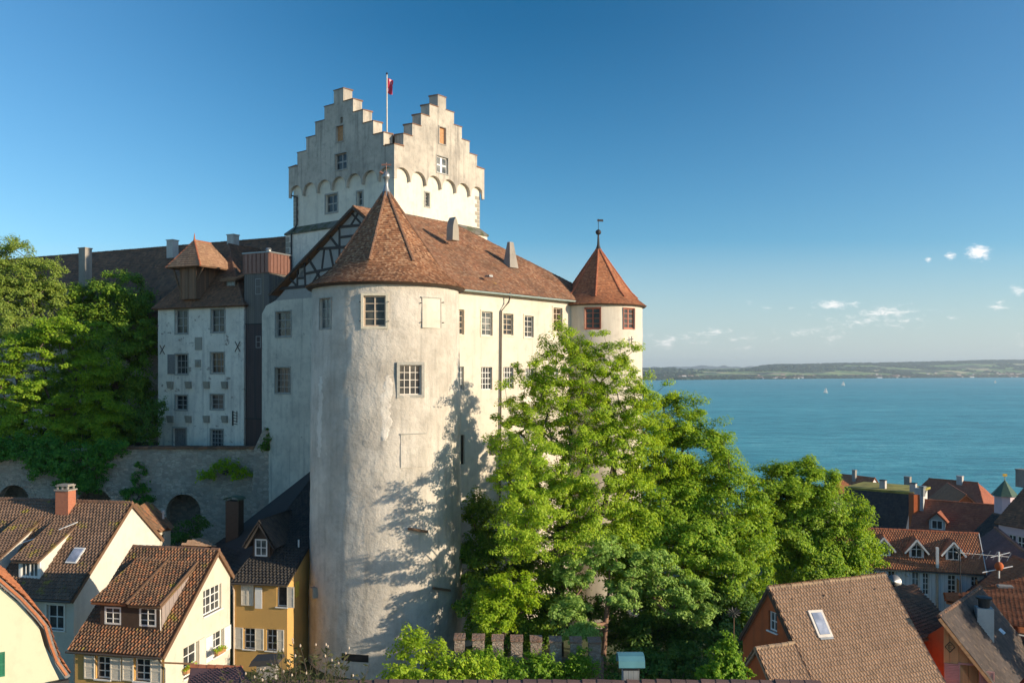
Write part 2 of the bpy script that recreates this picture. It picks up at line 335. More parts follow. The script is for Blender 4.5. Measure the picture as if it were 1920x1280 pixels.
M['roof_redbrown'] = tilemat('red_brown_tiles', [(.40, .165, .08), (.50, .21, .10), (.33, .14, .075), (.56, .24, .115)], dirt_amt=.5, dirt=(.10, .06, .045))
M['roof_red'] = tilemat('dark_red_tiles', [(.40, .135, .075), (.34, .115, .065), (.45, .16, .085)], dirt_amt=.3, dirt=(.12, .05, .04))
M['roof_purple'] = tilemat('purple_brown_tiles', [(.16, .085, .085), (.20, .10, .095), (.13, .075, .075)], dirt_amt=.3)
M['roof_black'] = tilemat('charcoal_and_shaded_tiles', [(.055, .05, .045), (.075, .065, .055), (.045, .042, .04), (.09, .075, .06)], dirt_amt=.4, dirt=(.03, .028, .026))
M['timber'] = plain('dark_timber', (.055, .045, .04), .85)
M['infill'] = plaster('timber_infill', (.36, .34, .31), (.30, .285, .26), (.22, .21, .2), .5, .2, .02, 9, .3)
M['darkwood'] = plain('dark_brown_wood', (.07, .045, .03), .8)
M['brownwood'] = plain('brown_wood', (.16, .09, .05), .8)
M['lead'] = plain('grey_lead', (.30, .31, .31), .45, .6)
M['iron'] = plain('black_iron', (.03, .03, .032), .6, .3)
M['gutter'] = plain('green_grey_gutter', (.33, .40, .36), .5, .5)
M['pipe'] = plain('brown_pipe', (.10, .085, .07), .55, .3)
M['copper'] = plain('verdigris_copper', (.075, .13, .085), .6, .2)
M['blue_copper'] = plain('blue_green_copper', (.12, .30, .33), .55, .3)
M['redcopper'] = plain('red_copper', (.24, .12, .09), .5, .35)
M['white'] = plain('white_paint', (.78, .77, .73), .5, 0, .05)
M['cream_paint'] = plain('cream_shutter_paint', (.72, .66, .55), .55, 0, .06)
M['greywood'] = plain('grey_weathered_wood', (.20, .19, .18), .85, 0, .25, 8)
M['greyframe'] = plain('grey_window_frame', (.30, .29, .27), .7)
M['tanframe'] = plain('tan_window_frame', (.58, .46, .34), .7)
M['redframe'] = plain('red_window_frame', (.36, .11, .06), .6)
M['paleframe'] = plain('pale_window_frame', (.62, .57, .50), .6)
M['stoneframe'] = plain('grey_stone_frame', (.34, .33, .29), .85, 0, .2, 6)
M['creamframe'] = plain('cream_stone_frame', (.66, .60, .46), .85, 0, .12, 6)
M['orangewood'] = plain('orange_board', (.46, .24, .11), .8, 0, .25, 6)
M['pinkwood'] = plain('pink_shutter_paint', (.58, .27, .23), .6)
M['greenpaint'] = plain('green_shutter_paint', (.02, .16, .09), .5)
M['glass'] = glassmat('dark_glass')
M['glass_warm'] = glassmat('warm_glass', (.03, .028, .025), (.12, .085, .055))
M['glass_pale'] = glassmat('pale_curtained_glass', (.08, .09, .09), (.26, .27, .25), .12)
M['skyglass'] = glassmat('roof_window_glass', (.20, .24, .32), (.42, .46, .56), .05)
M['brick'] = None
def brickmat():
    m, nt, b = mat_new('red_brick'); t = nt.nodes.new('ShaderNodeTexBrick'); t.inputs['Color1'].default_value = (.46, .15, .07, 1); t.inputs['Color2'].default_value = (.36, .11, .055, 1); t.inputs['Mortar'].default_value = (.40, .32, .26, 1)
    t.inputs['Scale'].default_value = 4.0; t.inputs['Mortar Size'].default_value = .012; g = nt.nodes.new('ShaderNodeNewGeometry'); s = nt.nodes.new('ShaderNodeSeparateXYZ'); nt.links.new(g.outputs['Position'], s.inputs[0])
    a = nd(nt, 'ShaderNodeMath', operation='ADD'); nt.links.new(s.outputs[0], a.inputs[0]); nt.links.new(s.outputs[1], a.inputs[1]); c = nt.nodes.new('ShaderNodeCombineXYZ'); nt.links.new(a.outputs[0], c.inputs[0]); nt.links.new(s.outputs[2], c.inputs[1])
    nt.links.new(c.outputs[0], t.inputs['Vector']); nt.links.new(t.outputs['Color'], b.inputs['Base Color']); b.inputs['Roughness'].default_value = .9; return m
M['brick'] = brickmat()
M['concrete'] = plaster('chimney_render', (.34, .31, .27), (.26, .24, .21), (.16, .15, .14), .6, .3, .02, 8, .5)
M['palechimney'] = plaster('pale_chimney_render', (.52, .50, .47), (.44, .42, .40), (.25, .24, .23), .6, .3, .02, 8, .5)
M['bark'] = plain('grey_brown_bark', (.10, .075, .055), .95, 0, .35, 6)
M['barkpink'] = plain('pinkish_bark', (.26, .15, .10), .9, 0, .3, 6)
M['leaf_ash'] = leafmat('bright_ash_leaves', [(0.155, 0.284, 0.018), (0.325, 0.482, 0.028), (0.479, 0.597, 0.054)], 0.36)
M['leaf_maple'] = leafmat('maple_leaves', [(0.104, 0.230, 0.015), (0.234, 0.386, 0.024), (0.381, 0.500, 0.037)], 0.36)
M['leaf_dark'] = leafmat('dark_green_leaves', [(0.055, 0.145, 0.028), (0.109, 0.217, 0.036), (0.183, 0.290, 0.046)], 0.3)
M['leaf_deep'] = leafmat('deep_green_leaves', [(0.082, 0.187, 0.023), (0.182, 0.312, 0.036), (0.329, 0.450, 0.047)], 0.32)
M['leaf_grey'] = leafmat('grey_green_leaves', [(0.174, 0.304, 0.070), (0.320, 0.493, 0.105), (0.454, 0.638, 0.162)], 0.36, (1.5, 1.4, .7))
M['leaf_yellow'] = leafmat('yellow_green_leaves', [(0.169, 0.312, 0.016), (0.312, 0.468, 0.021), (0.442, 0.572, 0.033)], 0.4)
M['leaf_birch'] = leafmat('olive_birch_leaves', [(0.127, 0.218, 0.036), (0.237, 0.328, 0.055), (0.364, 0.437, 0.091)], 0.36)
M['leaf_ivy'] = leafmat('ivy_leaves', [(0.041, 0.164, 0.028), (0.096, 0.274, 0.041), (0.192, 0.410, 0.055)], 0.35)
M['flower_red'] = plain('red_petals', (.55, .03, .03), .6); M['flower_pink'] = plain('pink_petals', (.7, .2, .35), .6)
# ------------------------------------------------------------------ generic builders
def wall(name, parent, O, U, outline, holes, mat, reveal=.25):
    return MB().plate(outline, holes, O, U, None, reveal).build(name, mat, parent)
def win(parent, O, U, rect, nx, ny, fm='paleframe', pm='glass', recess=.16, fw=.07, mw=.045, sur=None, sw=.14, sill=None, shut=None, sides='LR', sh_w=None, name='window', label=None, center=None):
    x, z, w, h = rect; N = nrm(U); B = O + U * x + Z * z - N * recess; mb = MB(); t = .06
    mb.box(B - N * .02, U * fw, -N * t, Z * h); mb.box(B + U * (w - fw) - N * .02, U * fw, -N * t, Z * h)
    mb.box(B + U * fw - N * .022, U * (w - 2 * fw), -N * t, Z * fw); mb.box(B + U * fw + Z * (h - fw) - N * .022, U * (w - 2 * fw), -N * t, Z * fw)
    for i in range(1, nx):
        k = mw * (1.9 if (center and i == center) else 1); mb.box(B + U * (w * i / nx - k / 2) + Z * fw - N * (.018 if k > mw else .024), U * k, -N * .05, Z * (h - 2 * fw))
    for i in range(1, ny): mb.box(B + U * fw + Z * (h * i / ny - mw / 2) - N * .03, U * (w - 2 * fw), -N * .05, Z * mw)
    o = mb.build(name, M[fm], parent)
    if label: o['label'] = label
    MB().box(B + U * fw * .5 + Z * fw * .5 - N * .055, U * (w - fw), -N * .02, Z * (h - fw)).build('pane', M[pm], o)
    if sur:
        s = MB(); G = O + U * x + Z * z; d = .045
        s.box(G - U * sw, U * sw, N * d, Z * h); s.box(G + U * w, U * sw, N * d, Z * h)
        s.box(G - U * sw + Z * h, U * (w + 2 * sw), N * (d + .003), Z * sw); s.box(G - U * sw - Z * sw, U * (w + 2 * sw), N * (d + .004), Z * sw)
        s.build('surround', M[sur], o)
    if sill:
        MB().box(O + U * (x - .08) + Z * (z - .07) - N * .1, U * (w + .16), N * .2, Z * .07).build('sill', M[sill], o)
    if shut:
        ww = sh_w or w * .5
        for c in sides:
            X0 = x - ww - .03 if c == 'L' else x + w + .03
            shutter(o, O, U, X0, z - .02, ww, h + .04, shut)
    return o
def shutter(parent, O, U, x, z, w, h, mat):
    N = nrm(U); s = MB(); G = O + U * x + Z * z + N * .03; fr = .06
    s.box(G, U * fr, N * .05, Z * h); s.box(G + U * (w - fr), U * fr, N * .05, Z * h)
    for q in (0, h * .5 - fr / 2, h - fr): s.box(G + U * fr + Z * q, U * (w - 2 * fr), N * .048, Z * fr)
    n = max(4, int(h / .09))
    for i in range(n):
        zz = fr + (h - 2 * fr) * i / n; s.box(G + U * fr + Z * zz + N * .004, U * (w - 2 * fr), N * .024 + Z * -.02, Z * ((h - 2 * fr) / n * .8) + N * .006)
    return s.build('shutter', M[mat], parent)
def roof_part(parent, polys, mat, tw=.2, te=.2, seed=1, pan=False, name='roof', th=.035):
    mb = MB()
    for i, p in enumerate(polys): tiles(mb, p, tw, te, th, seed + i, pan)
    return mb.build(name, M[mat], parent)
def chimney(parent, c, w, d, h, mat, U=Vector((1, 0, 0)), cap='slab', capmat=None, taper=0.0, pots=False, flash=True):
    V = Vector((-U.y, U.x, 0)); c = Vector(c); mb = MB(); b = c - U * w / 2 - V * d / 2; k = taper
    mb.hexa([b, b + U * w, b + U * w + V * d, b + V * d] + [b + U * k + V * k + Z * h, b + U * (w - k) + V * k + Z * h, b + U * (w - k) + V * (d - k) + Z * h, b + U * k + V * (d - k) + Z * h])
    o = mb.build('chimney', M[mat], parent); cm = M[capmat or mat]; t = c + Z * h; e = .07
    if cap == 'slab': MB().box(t - U * (w / 2 + e) - V * (d / 2 + e) + Z * .003, U * (w + 2 * e), V * (d + 2 * e), Z * .1).build('chimney_cap', cm, o)
    if cap == 'stack':
        m = MB(); m.box(t - U * (w / 2 + e) - V * (d / 2 + e) + Z * .003, U * (w + 2 * e), V * (d + 2 * e), Z * .09)
        for i in (-1, 0, 1):
            for j in (-1, 1): m.box(t + U * (i * w * .38 - .05) + V * (j * d * .38 - .05) + Z * .094, U * .1, V * .1, Z * .2)
        m.box(t - U * w / 2 - V * d / 2 + Z * .296, U * w, V * d, Z * .07)
        m.box(t - U * w * .42 - V * d * .42 + Z * .368, U * w * .84, V * d * .84, Z * .05); m.build('chimney_cap', cm, o)
    if cap == 'hood':
        m = MB(); n = 8; W2 = w / 2 + .12
        for i in range(n):
            a0 = math.pi * i / n; a1 = math.pi * (i + 1) / n; p = lambda a, q: t + U * (-math.cos(a) * W2) + V * q + Z * (.12 + math.sin(a) * .22)
            D = d / 2 + .12; m.hexa([p(a0, -D) - Z * .03, p(a1, -D) - Z * .03, p(a1, D) - Z * .03, p(a0, D) - Z * .03, p(a0, -D), p(a1, -D), p(a1, D), p(a0, D)])
        for i in (-1, 1):
            for j in (-1, 1): m.box(t + U * (i * (w / 2 - .04) - .03) + V * (j * (d / 2 - .04) - .03), U * .06, V * .06, Z * .16)
        m.build('chimney_hood', cm, o)
    return o
# ------------------------------------------------------------------ vegetation
def leaf_mesh(name, cl, nleaf, ls, rng, parent, mat, flat=.7, updir=.7, asp=.55, outc=None):
    n = len(cl); cl = np.asarray(cl, np.float32); k = np.repeat(np.arange(n), nleaf); N = len(k)
    d = rng.normal(size=(N, 3)); d /= np.linalg.norm(d, axis=1)[:, None]; rr = rng.random(N) ** .45
    off = d * rr[:, None] * cl[k, 3:4]
    ax = rng.normal(size=(n, 3)); ax[:, 2] *= .6; ax /= np.linalg.norm(ax, axis=1)[:, None]; st = rng.uniform(.3, 1.3, n); a_ = ax[k]; off = off * .78 + a_ * ((off * a_).sum(1) * st[k])[:, None]; off[:, 2] *= flat; off[:, 2] -= .12 * (off[:, 0] ** 2 + off[:, 1] ** 2)   # sprays that lengthen and droop
    keep = rng.random(N) < rng.uniform(.45, 1.0, n)[k]; off, d, k = off[keep], d[keep], k[keep]; N = len(k); p = cl[k, :3] + off
    nr = d * .55 + np.array([0, 0, updir]) + .55 * np.array(SD) + rng.normal(size=(N, 3)) * .45
    if outc is not None: o = p - np.asarray(outc); nr += .5 * o / (np.linalg.norm(o, axis=1)[:, None] + 1e-6)
    nr /= np.linalg.norm(nr, axis=1)[:, None]
    t = rng.normal(size=(N, 3)); t -= (t * nr).sum(1)[:, None] * nr; t /= np.linalg.norm(t, axis=1)[:, None]; s = np.cross(nr, t)
    L = ls * rng.uniform(.6, 1.35, N)[:, None]; w = L * asp * .5
    v = np.stack([p - t * L * .5, p + s * w - t * L * .06 + nr * L * .06, p + t * L * .5 - nr * L * .06, p - s * w - t * L * .06 + nr * L * .06], 1).reshape(-1, 3)
    me = bpy.data.meshes.new(name); me.vertices.add(4 * N); me.vertices.foreach_set('co', v.astype(np.float32).ravel())
    me.loops.add(4 * N); me.loops.foreach_set('vertex_index', np.arange(4 * N, dtype=np.int32)); me.polygons.add(N)
    me.polygons.foreach_set('loop_start', np.arange(0, 4 * N, 4, dtype=np.int32)); me.polygons.foreach_set('loop_total', np.full(N, 4, np.int32)); me.update(calc_edges=True)
    return link(name, me, mat, parent)
def sample_lobes(lobes, n, rng, shell=.55):
    A = np.array([(l[3] * l[4] + l[3] * l[5] + l[4] * l[5]) for l in lobes]); pk = rng.choice(len(lobes), n, p=A / A.sum()); out = []
    for i in pk:
        l = lobes[i]; d = rng.normal(size=3); d /= np.linalg.norm(d); r = shell + (1 - shell) * rng.random() ** .7; r *= rng.uniform(.9, 1.08)
        out.append([l[0] + d[0] * l[3] * r, l[1] + d[1] * l[4] * r, l[2] + d[2] * l[5] * r])
    return np.array(out)
def tree(name, label, cat, lobes, base, tr, leaf, bark, ncl, nleaf, ls, seed, cr=(.55, 1.0), shell=.5, flat=.65, group=None, top=None, twig=.012, updir=.7, asp=.55):
    """lobes: (px, py, Y, rx, ry, rz) metres around a photo direction at its own distance"""
    rng = np.random.default_rng(seed); lb = []
    for px, py, Y, rx, ry, rz in lobes: p = at(px, py, Y); lb.append((p.x, p.y, p.z, rx, ry, rz))
    c = sample_lobes(lb, ncl, rng, shell); base = Vector(base); root = thing(name, label, cat, base, group)
    cen = c.mean(0); tp = Vector(top) if top is not None else Vector((cen[0], cen[1], c[:, 2].min() * .25 + c[:, 2].max() * .75))
    nodes = []; par = []; nt = 9
    for i in range(nt):
        f = i / (nt - 1); q = base.lerp(tp, f) + Vector((rng.normal() * .12, rng.normal() * .12, 0)) * (0 if i == 0 else 1); nodes.append(np.array(q)); par.append(i - 1)
    ax = np.array(tp); order = np.argsort(np.linalg.norm(c - np.array(nodes[nt // 2]), axis=1)); ends = []
    for i in order:
        q = c[i]; arr = np.array(nodes); dd = arr - q; dist = np.sqrt((dd ** 2).sum(1)) + .9 * np.maximum(0, dd[:, 2] + .25) ; dist[:2] += 3
        j = int(np.argmin(dist)); a = arr[j]; L = np.linalg.norm(q - a); m = max(1, int(L / 1.1)); pj = j
        for s in range(1, m + 1):
            f = s / m; p = a + (q - a) * f + np.array([0, 0, math.sin(f * math.pi) * L * .06]) + (rng.normal(size=3) * .07 * L ** .5 if s < m else 0)
            nodes.append(p); par.append(pj); pj = len(nodes) - 1
        ends.append(pj)
    cnt = np.zeros(len(nodes)); 
    for e in ends: cnt[e] += 1
    for i in range(len(nodes) - 1, 0, -1): cnt[par[i]] += cnt[i]
    rad = np.maximum(twig, tr * (cnt / cnt[0]) ** .5); rad[:3] = np.maximum(rad[:3], tr * np.array([1.25, 1.05, 1.0]))
    mb = MB()
    for i in range(1, len(nodes)):
        p = par[i]; mb.tube([nodes[p], nodes[i]], [min(rad[p], rad[i] * 1.5 if p >= nt else rad[p]), rad[i]], 6 if rad[i] > .05 else 4, False)
    mb.build('trunk', M[bark], root, True)
    cl = np.concatenate([c, rng.uniform(cr[0], cr[1], (ncl, 1))], 1)
    leaf_mesh('crown', cl, nleaf, ls, rng, root, M[leaf], flat, updir, asp, cen)
    return root
def shrub(name, label, cat, lobes, leaf, ncl, nleaf, ls, seed, cr=(.3, .6), flat=.8, group=None, shell=.3, asp=.6, updir=.6):
    return tree(name, label, cat, lobes, (lambda p: (p.x, p.y, p.z - lobes[0][5]))(at(*lobes[0][:3])), .06, leaf, 'bark', ncl, nleaf, ls, seed, cr, shell, flat, group, None, .01, updir, asp)
# ------------------------------------------------------------------ setting: ground, lake, far shore
def gz(x, y):
    if y < 62: z = 29.5
    elif y < 330: z = 29.5 - 29.9 * ((y - 62) / 268) ** .72
    else: z = -.4 - (y - 330) * .12
    w = 1 / (1 + math.exp((x - 2) / 7)) if y < 200 else 0          # the castle hill on the left
    return z * (1 - w) + max(z, 30.0) * w
def ground():
    xs = list(np.linspace(-340, 420, 96)); ys = list(np.linspace(-60, 352, 90)); mb = MB()
    vs = [(x, y, gz(x, y) + .35 * MN.noise(Vector((x * .07, y * .07, 0)))) for y in ys for x in xs]; n = len(xs)
    mb.add(vs, [[j * n + i, j * n + i + 1, (j + 1) * n + i + 1, (j + 1) * n + i] for j in range(len(ys) - 1) for i in range(n - 1)])
    m, nt, b = mat_new('earth_and_grass'); nt.links.new(ramp(nt, noise(nt, .25, 6), [(.35, (.045, .065, .02)), (.55, (.06, .08, .025)), (.7, (.10, .085, .06))]), b.inputs['Base Color']); b.inputs['Roughness'].default_value = .95
    tag(mb.build('ground', m, None, True), 'grassy earth under the houses and the castle hill', 'ground', None, 'structure')
ground()
def lake():
    mb = MB(); X = 45000; mb.quad((-X, 322, 0), (X, 322, 0), (X, 60000, 0), (-X, 60000, 0))
    m, nt, b = mat_new('lake_water'); big = noise(nt, .004, 8, .7, (.35, 1.2, 1)); mid = noise(nt, .03, 7, .7, (.4, 1.0, 1))
    fine = noise(nt, .11, 8, .7, (.35, 1.0, 1)); f = mix(nt, .45, mix(nt, .5, big, mid), fine)
    nt.links.new(ramp(nt, f, [(.40, (.016, .19, .235)), (.485, (.045, .345, .385)), (.54, (.09, .45, .48)), (.61, (.22, .60, .60))]), b.inputs['Base Color'])
    b.inputs['Roughness'].default_value = .3; b.inputs['IOR'].default_value = 1.33; b.inputs['Specular IOR Level'].default_value = .34
    h = mix(nt, .5, noise(nt, .30, 5, .62, (.55, 1.5, 1)), noise(nt, .07, 4, .6, (.4, 1.2, 1))); bump(nt, b, h, 1.0, 2.6)
    tag(mb.build('lake', m), 'wide rippled turquoise lake', 'lake', None, 'structure')
lake()
SHX = [900, 1238, 1450, 1680, 1920, 2400]; SHY = [5300, 5730, 6600, 7860, 8780, 9900]; TOPX = [900, 1238, 1372, 1440, 1469, 1603, 1757, 1873, 1920, 2400]; TOPY = [694, 692.5, 691, 688.5, 686, 683, 680.5, 677, 676.6, 675]
def far_point(px, t):
    ysh = np.interp(px, SHX, SHY); Y = ysh + t * 3200; X = (px - HX) / F * (ysh + t * 3200 * .9); yt = np.interp(px, TOPX, TOPY); zr = (HY - yt) / F * (ysh + 3200) + CZ
    if t <= 1: s = t * t * (3 - 2 * t); s = .55 * s + .45 * t
    else: s = max(0, 1 - (t - 1) * .5)
    nz = MN.noise(Vector((X * .0011, Y * .0011, 3))) * 14 * min(1, t * 3) * (1 if t < .9 else .4)
    return Vector((X, Y, -1 + (zr + 1) * s * (1 if t <= 1 else 1) + nz))
def far_shore():
    pxs = np.linspace(900, 2400, 220); ts = np.linspace(0, 1.6, 42); mb = MB(); n = len(pxs)
    mb.add([far_point(px, t) for t in ts for px in pxs], [[j * n + i, j * n + i + 1, (j + 1) * n + i + 1, (j + 1) * n + i] for j in range(len(ts) - 1) for i in range(n - 1)])
    m, nt, b = mat_new('far_fields'); v = nt.nodes.new('ShaderNodeTexVoronoi'); v.inputs['Scale'].default_value = .0042; nt.links.new(pos(nt, (.8, .8, 0)), v.inputs['Vector'])
    sp = nt.nodes.new('ShaderNodeSeparateColor'); nt.links.new(v.outputs['Color'], sp.inputs[0])
    c = ramp(nt, sp.outputs[0], [(0, (.10, .21, .05)), (.3, (.24, .37, .09)), (.5, (.14, .26, .06)), (.62, (.38, .43, .14)), (.74, (.18, .31, .07)), (.84, (.62, .52, .28)), (1, (.26, .37, .10))], 'CONSTANT')
    c = mix(nt, ramp(nt, noise(nt, .0035, 6, .65), [(.5, 0), (.55, 1)]), c, (.02, .045, .02)); nt.links.new(c, b.inputs['Base Color']); b.inputs['Roughness'].default_value = 1
    tag(mb.build('hills', m, None, True), 'low far shore hills with fields and woods beyond the lake', 'hills', None, 'structure')
    rng = np.random.default_rng(4); fo = MB(); ico = [(0, 0, 1), (.9, 0, .45), (.28, .85, .45), (-.73, .53, .45), (-.73, -.53, .45), (.28, -.85, .45)]
    cnt = 0
    while cnt < 3600:
        px = rng.uniform(1150, 2050); t = rng.choice([rng.uniform(.78, 1.03), rng.uniform(.1, .8), rng.uniform(0.0, .12)], p=[.55, .33, .12]); p = far_point(px, t)
        g = MN.noise(Vector((p.x * .0012, p.y * .0016, 9)))
        if t > .78:
            if px < 1440 and g < .15: continue
            if g < -.35: continue
        elif t > .12 and g < .12: continue
        r = rng.uniform(22, 55); hgt = rng.uniform(16, 27); b = p - Z * 2
        fo.add([b + Vector((a * r, c_ * r, q * hgt)) for a, c_, q in ico] + [b + Vector((a * r, c_ * r, -4)) for a, c_, q in ico[1:]], [[0, 1, 2], [0, 2, 3], [0, 3, 4], [0, 4, 5], [0, 5, 1]] + [[1 + i, 1 + (i + 1) % 5, 6 + (i + 1) % 5, 6 + i] for i in range(5)]); cnt += 1
    tag(fo.build('forest', plain('far_forest', (.022, .05, .022), 1, 0, .35, .01)), 'dark woods on the hills across the lake', 'forest', None, 'stuff')
    tw = MB(); n = 0
    while n < 520:
        px = rng.uniform(1236, 1990); t = abs(rng.normal(0, .1)) + .01; p = far_point(px, t)
        if MN.noise(Vector((p.x * .0016, p.y * .0016, 21))) < rng.uniform(-.3, .25): continue
        a, d_, h = rng.uniform(16, 42), rng.uniform(10, 16), rng.uniform(9, 17); O = p - Vector((a / 2, d_ / 2, 3)); tw.box(O, (a, 0, 0), (0, d_, 0), (0, 0, h), int(rng.integers(0, 2)))
        T = O + Z * h; tw.add([T + Vector((-.5, -.5, 0)), T + Vector((a + .5, -.5, 0)), T + Vector((a + .5, d_ + .5, 0)), T + Vector((-.5, d_ + .5, 0)), T + Vector((0, d_ / 2, 4)), T + Vector((a, d_ / 2, 4))], [[0, 1, 5, 4], [2, 3, 4, 5], [0, 4, 3], [1, 2, 5]], 2); n += 1
    tag(tw.build('town', [plain('far_white_walls', (.75, .73, .7), .9, 0, .1, .01), plain('far_cream_walls', (.6, .55, .47), .9, 0, .1, .01), plain('far_roofs', (.24, .13, .09), .9, 0, .3, .01)]), 'scattered lakeside villages on the far shore', 'village', None, 'stuff')
far_shore()
def mountains():
    mb = MB(); pxs = np.linspace(700, 1800, 160); vs = []
    for px in pxs:
        Y = 16500; g = max(0, 1 - abs(px - 1330) / 420) ; h = 50 + (7 + 9 * g * (.5 + .5 * MN.fractal(Vector((px * .02, 1, 0)), 1, 2, 5)) + 5 * MN.noise(Vector((px * .06, 0, 0)))) / F * Y
        X = (px - HX) / F * Y; vs += [(X, Y - 1200, -5), (X, Y, h), (X, Y + 3000, -5)]
    mb.add(vs, [[3 * i, 3 * i + 3, 3 * i + 4, 3 * i + 1] for i in range(len(pxs) - 1)] + [[3 * i + 1, 3 * i + 4, 3 * i + 5, 3 * i + 2] for i in range(len(pxs) - 1)])
    tag(mb.build('mountains', plain('far_mountain_rock', (.12, .14, .13), 1, 0, .2, .001), None, True), 'faint hazy mountains on the horizon', 'mountains', None, 'structure')
mountains()
def sailboats():
    for i, (px, py, hpx, lab) in enumerate([(1548, 737, 12, 'larger nearer white sailing boat with a triangular sail on the lake'), (1581, 723, 10, 'white sailing boat with a slender upright sail further out, right of the larger boat'), (1866, 718, 6, 'tiny sailing boat far off by the right edge of the lake')]):
        Y = CZ / ((py - HY) / F); h = hpx / F * Y; p = Vector(((px - HX) / F * Y, Y, 0)); r = thing('sailboat', lab, 'sailboat', p, 'sailing boats on the lake'); L = h * .75
        hb = MB(); st = [(-.5, .10, .07), (-.25, .15, .06), (.1, .15, .06), (.35, .08, .07), (.5, .005, .09)]; vs = []
        for x, w, t in st: vs += [p + Vector((x * L, -w * L, t * L)), p + Vector((x * L, 0, -.05 * L)), p + Vector((x * L, w * L, t * L))]
        hb.add(vs, [f for k in range(4) for f in ([3 * k, 3 * k + 3, 3 * k + 4, 3 * k + 1], [3 * k + 1, 3 * k + 4, 3 * k + 5, 3 * k + 2], [3 * k, 3 * k + 2, 3 * k + 5, 3 * k + 3])]); hb.build('hull', M['white'], r)
        MB().tube([p + Vector((.05 * L, 0, 0)), p + Vector((.05 * L, 0, h))], h * .012, 6).build('mast', M['lead'], r)
        s = MB()
        for side in (0, .01 * h):
            s.tri(p + Vector((.03 * L, side, h * .12)), p + Vector((-.45 * L, .12 * L + side, h * .12)), p + Vector((.04 * L, side, h * .98)))
            s.tri(p + Vector((.08 * L, side, h * .9)), p + Vector((.08 * L, .03 * L + side, h * .13)), p + Vector((.48 * L, side, h * .1)))
        s.build('sail', M['white'], r)
sailboats()
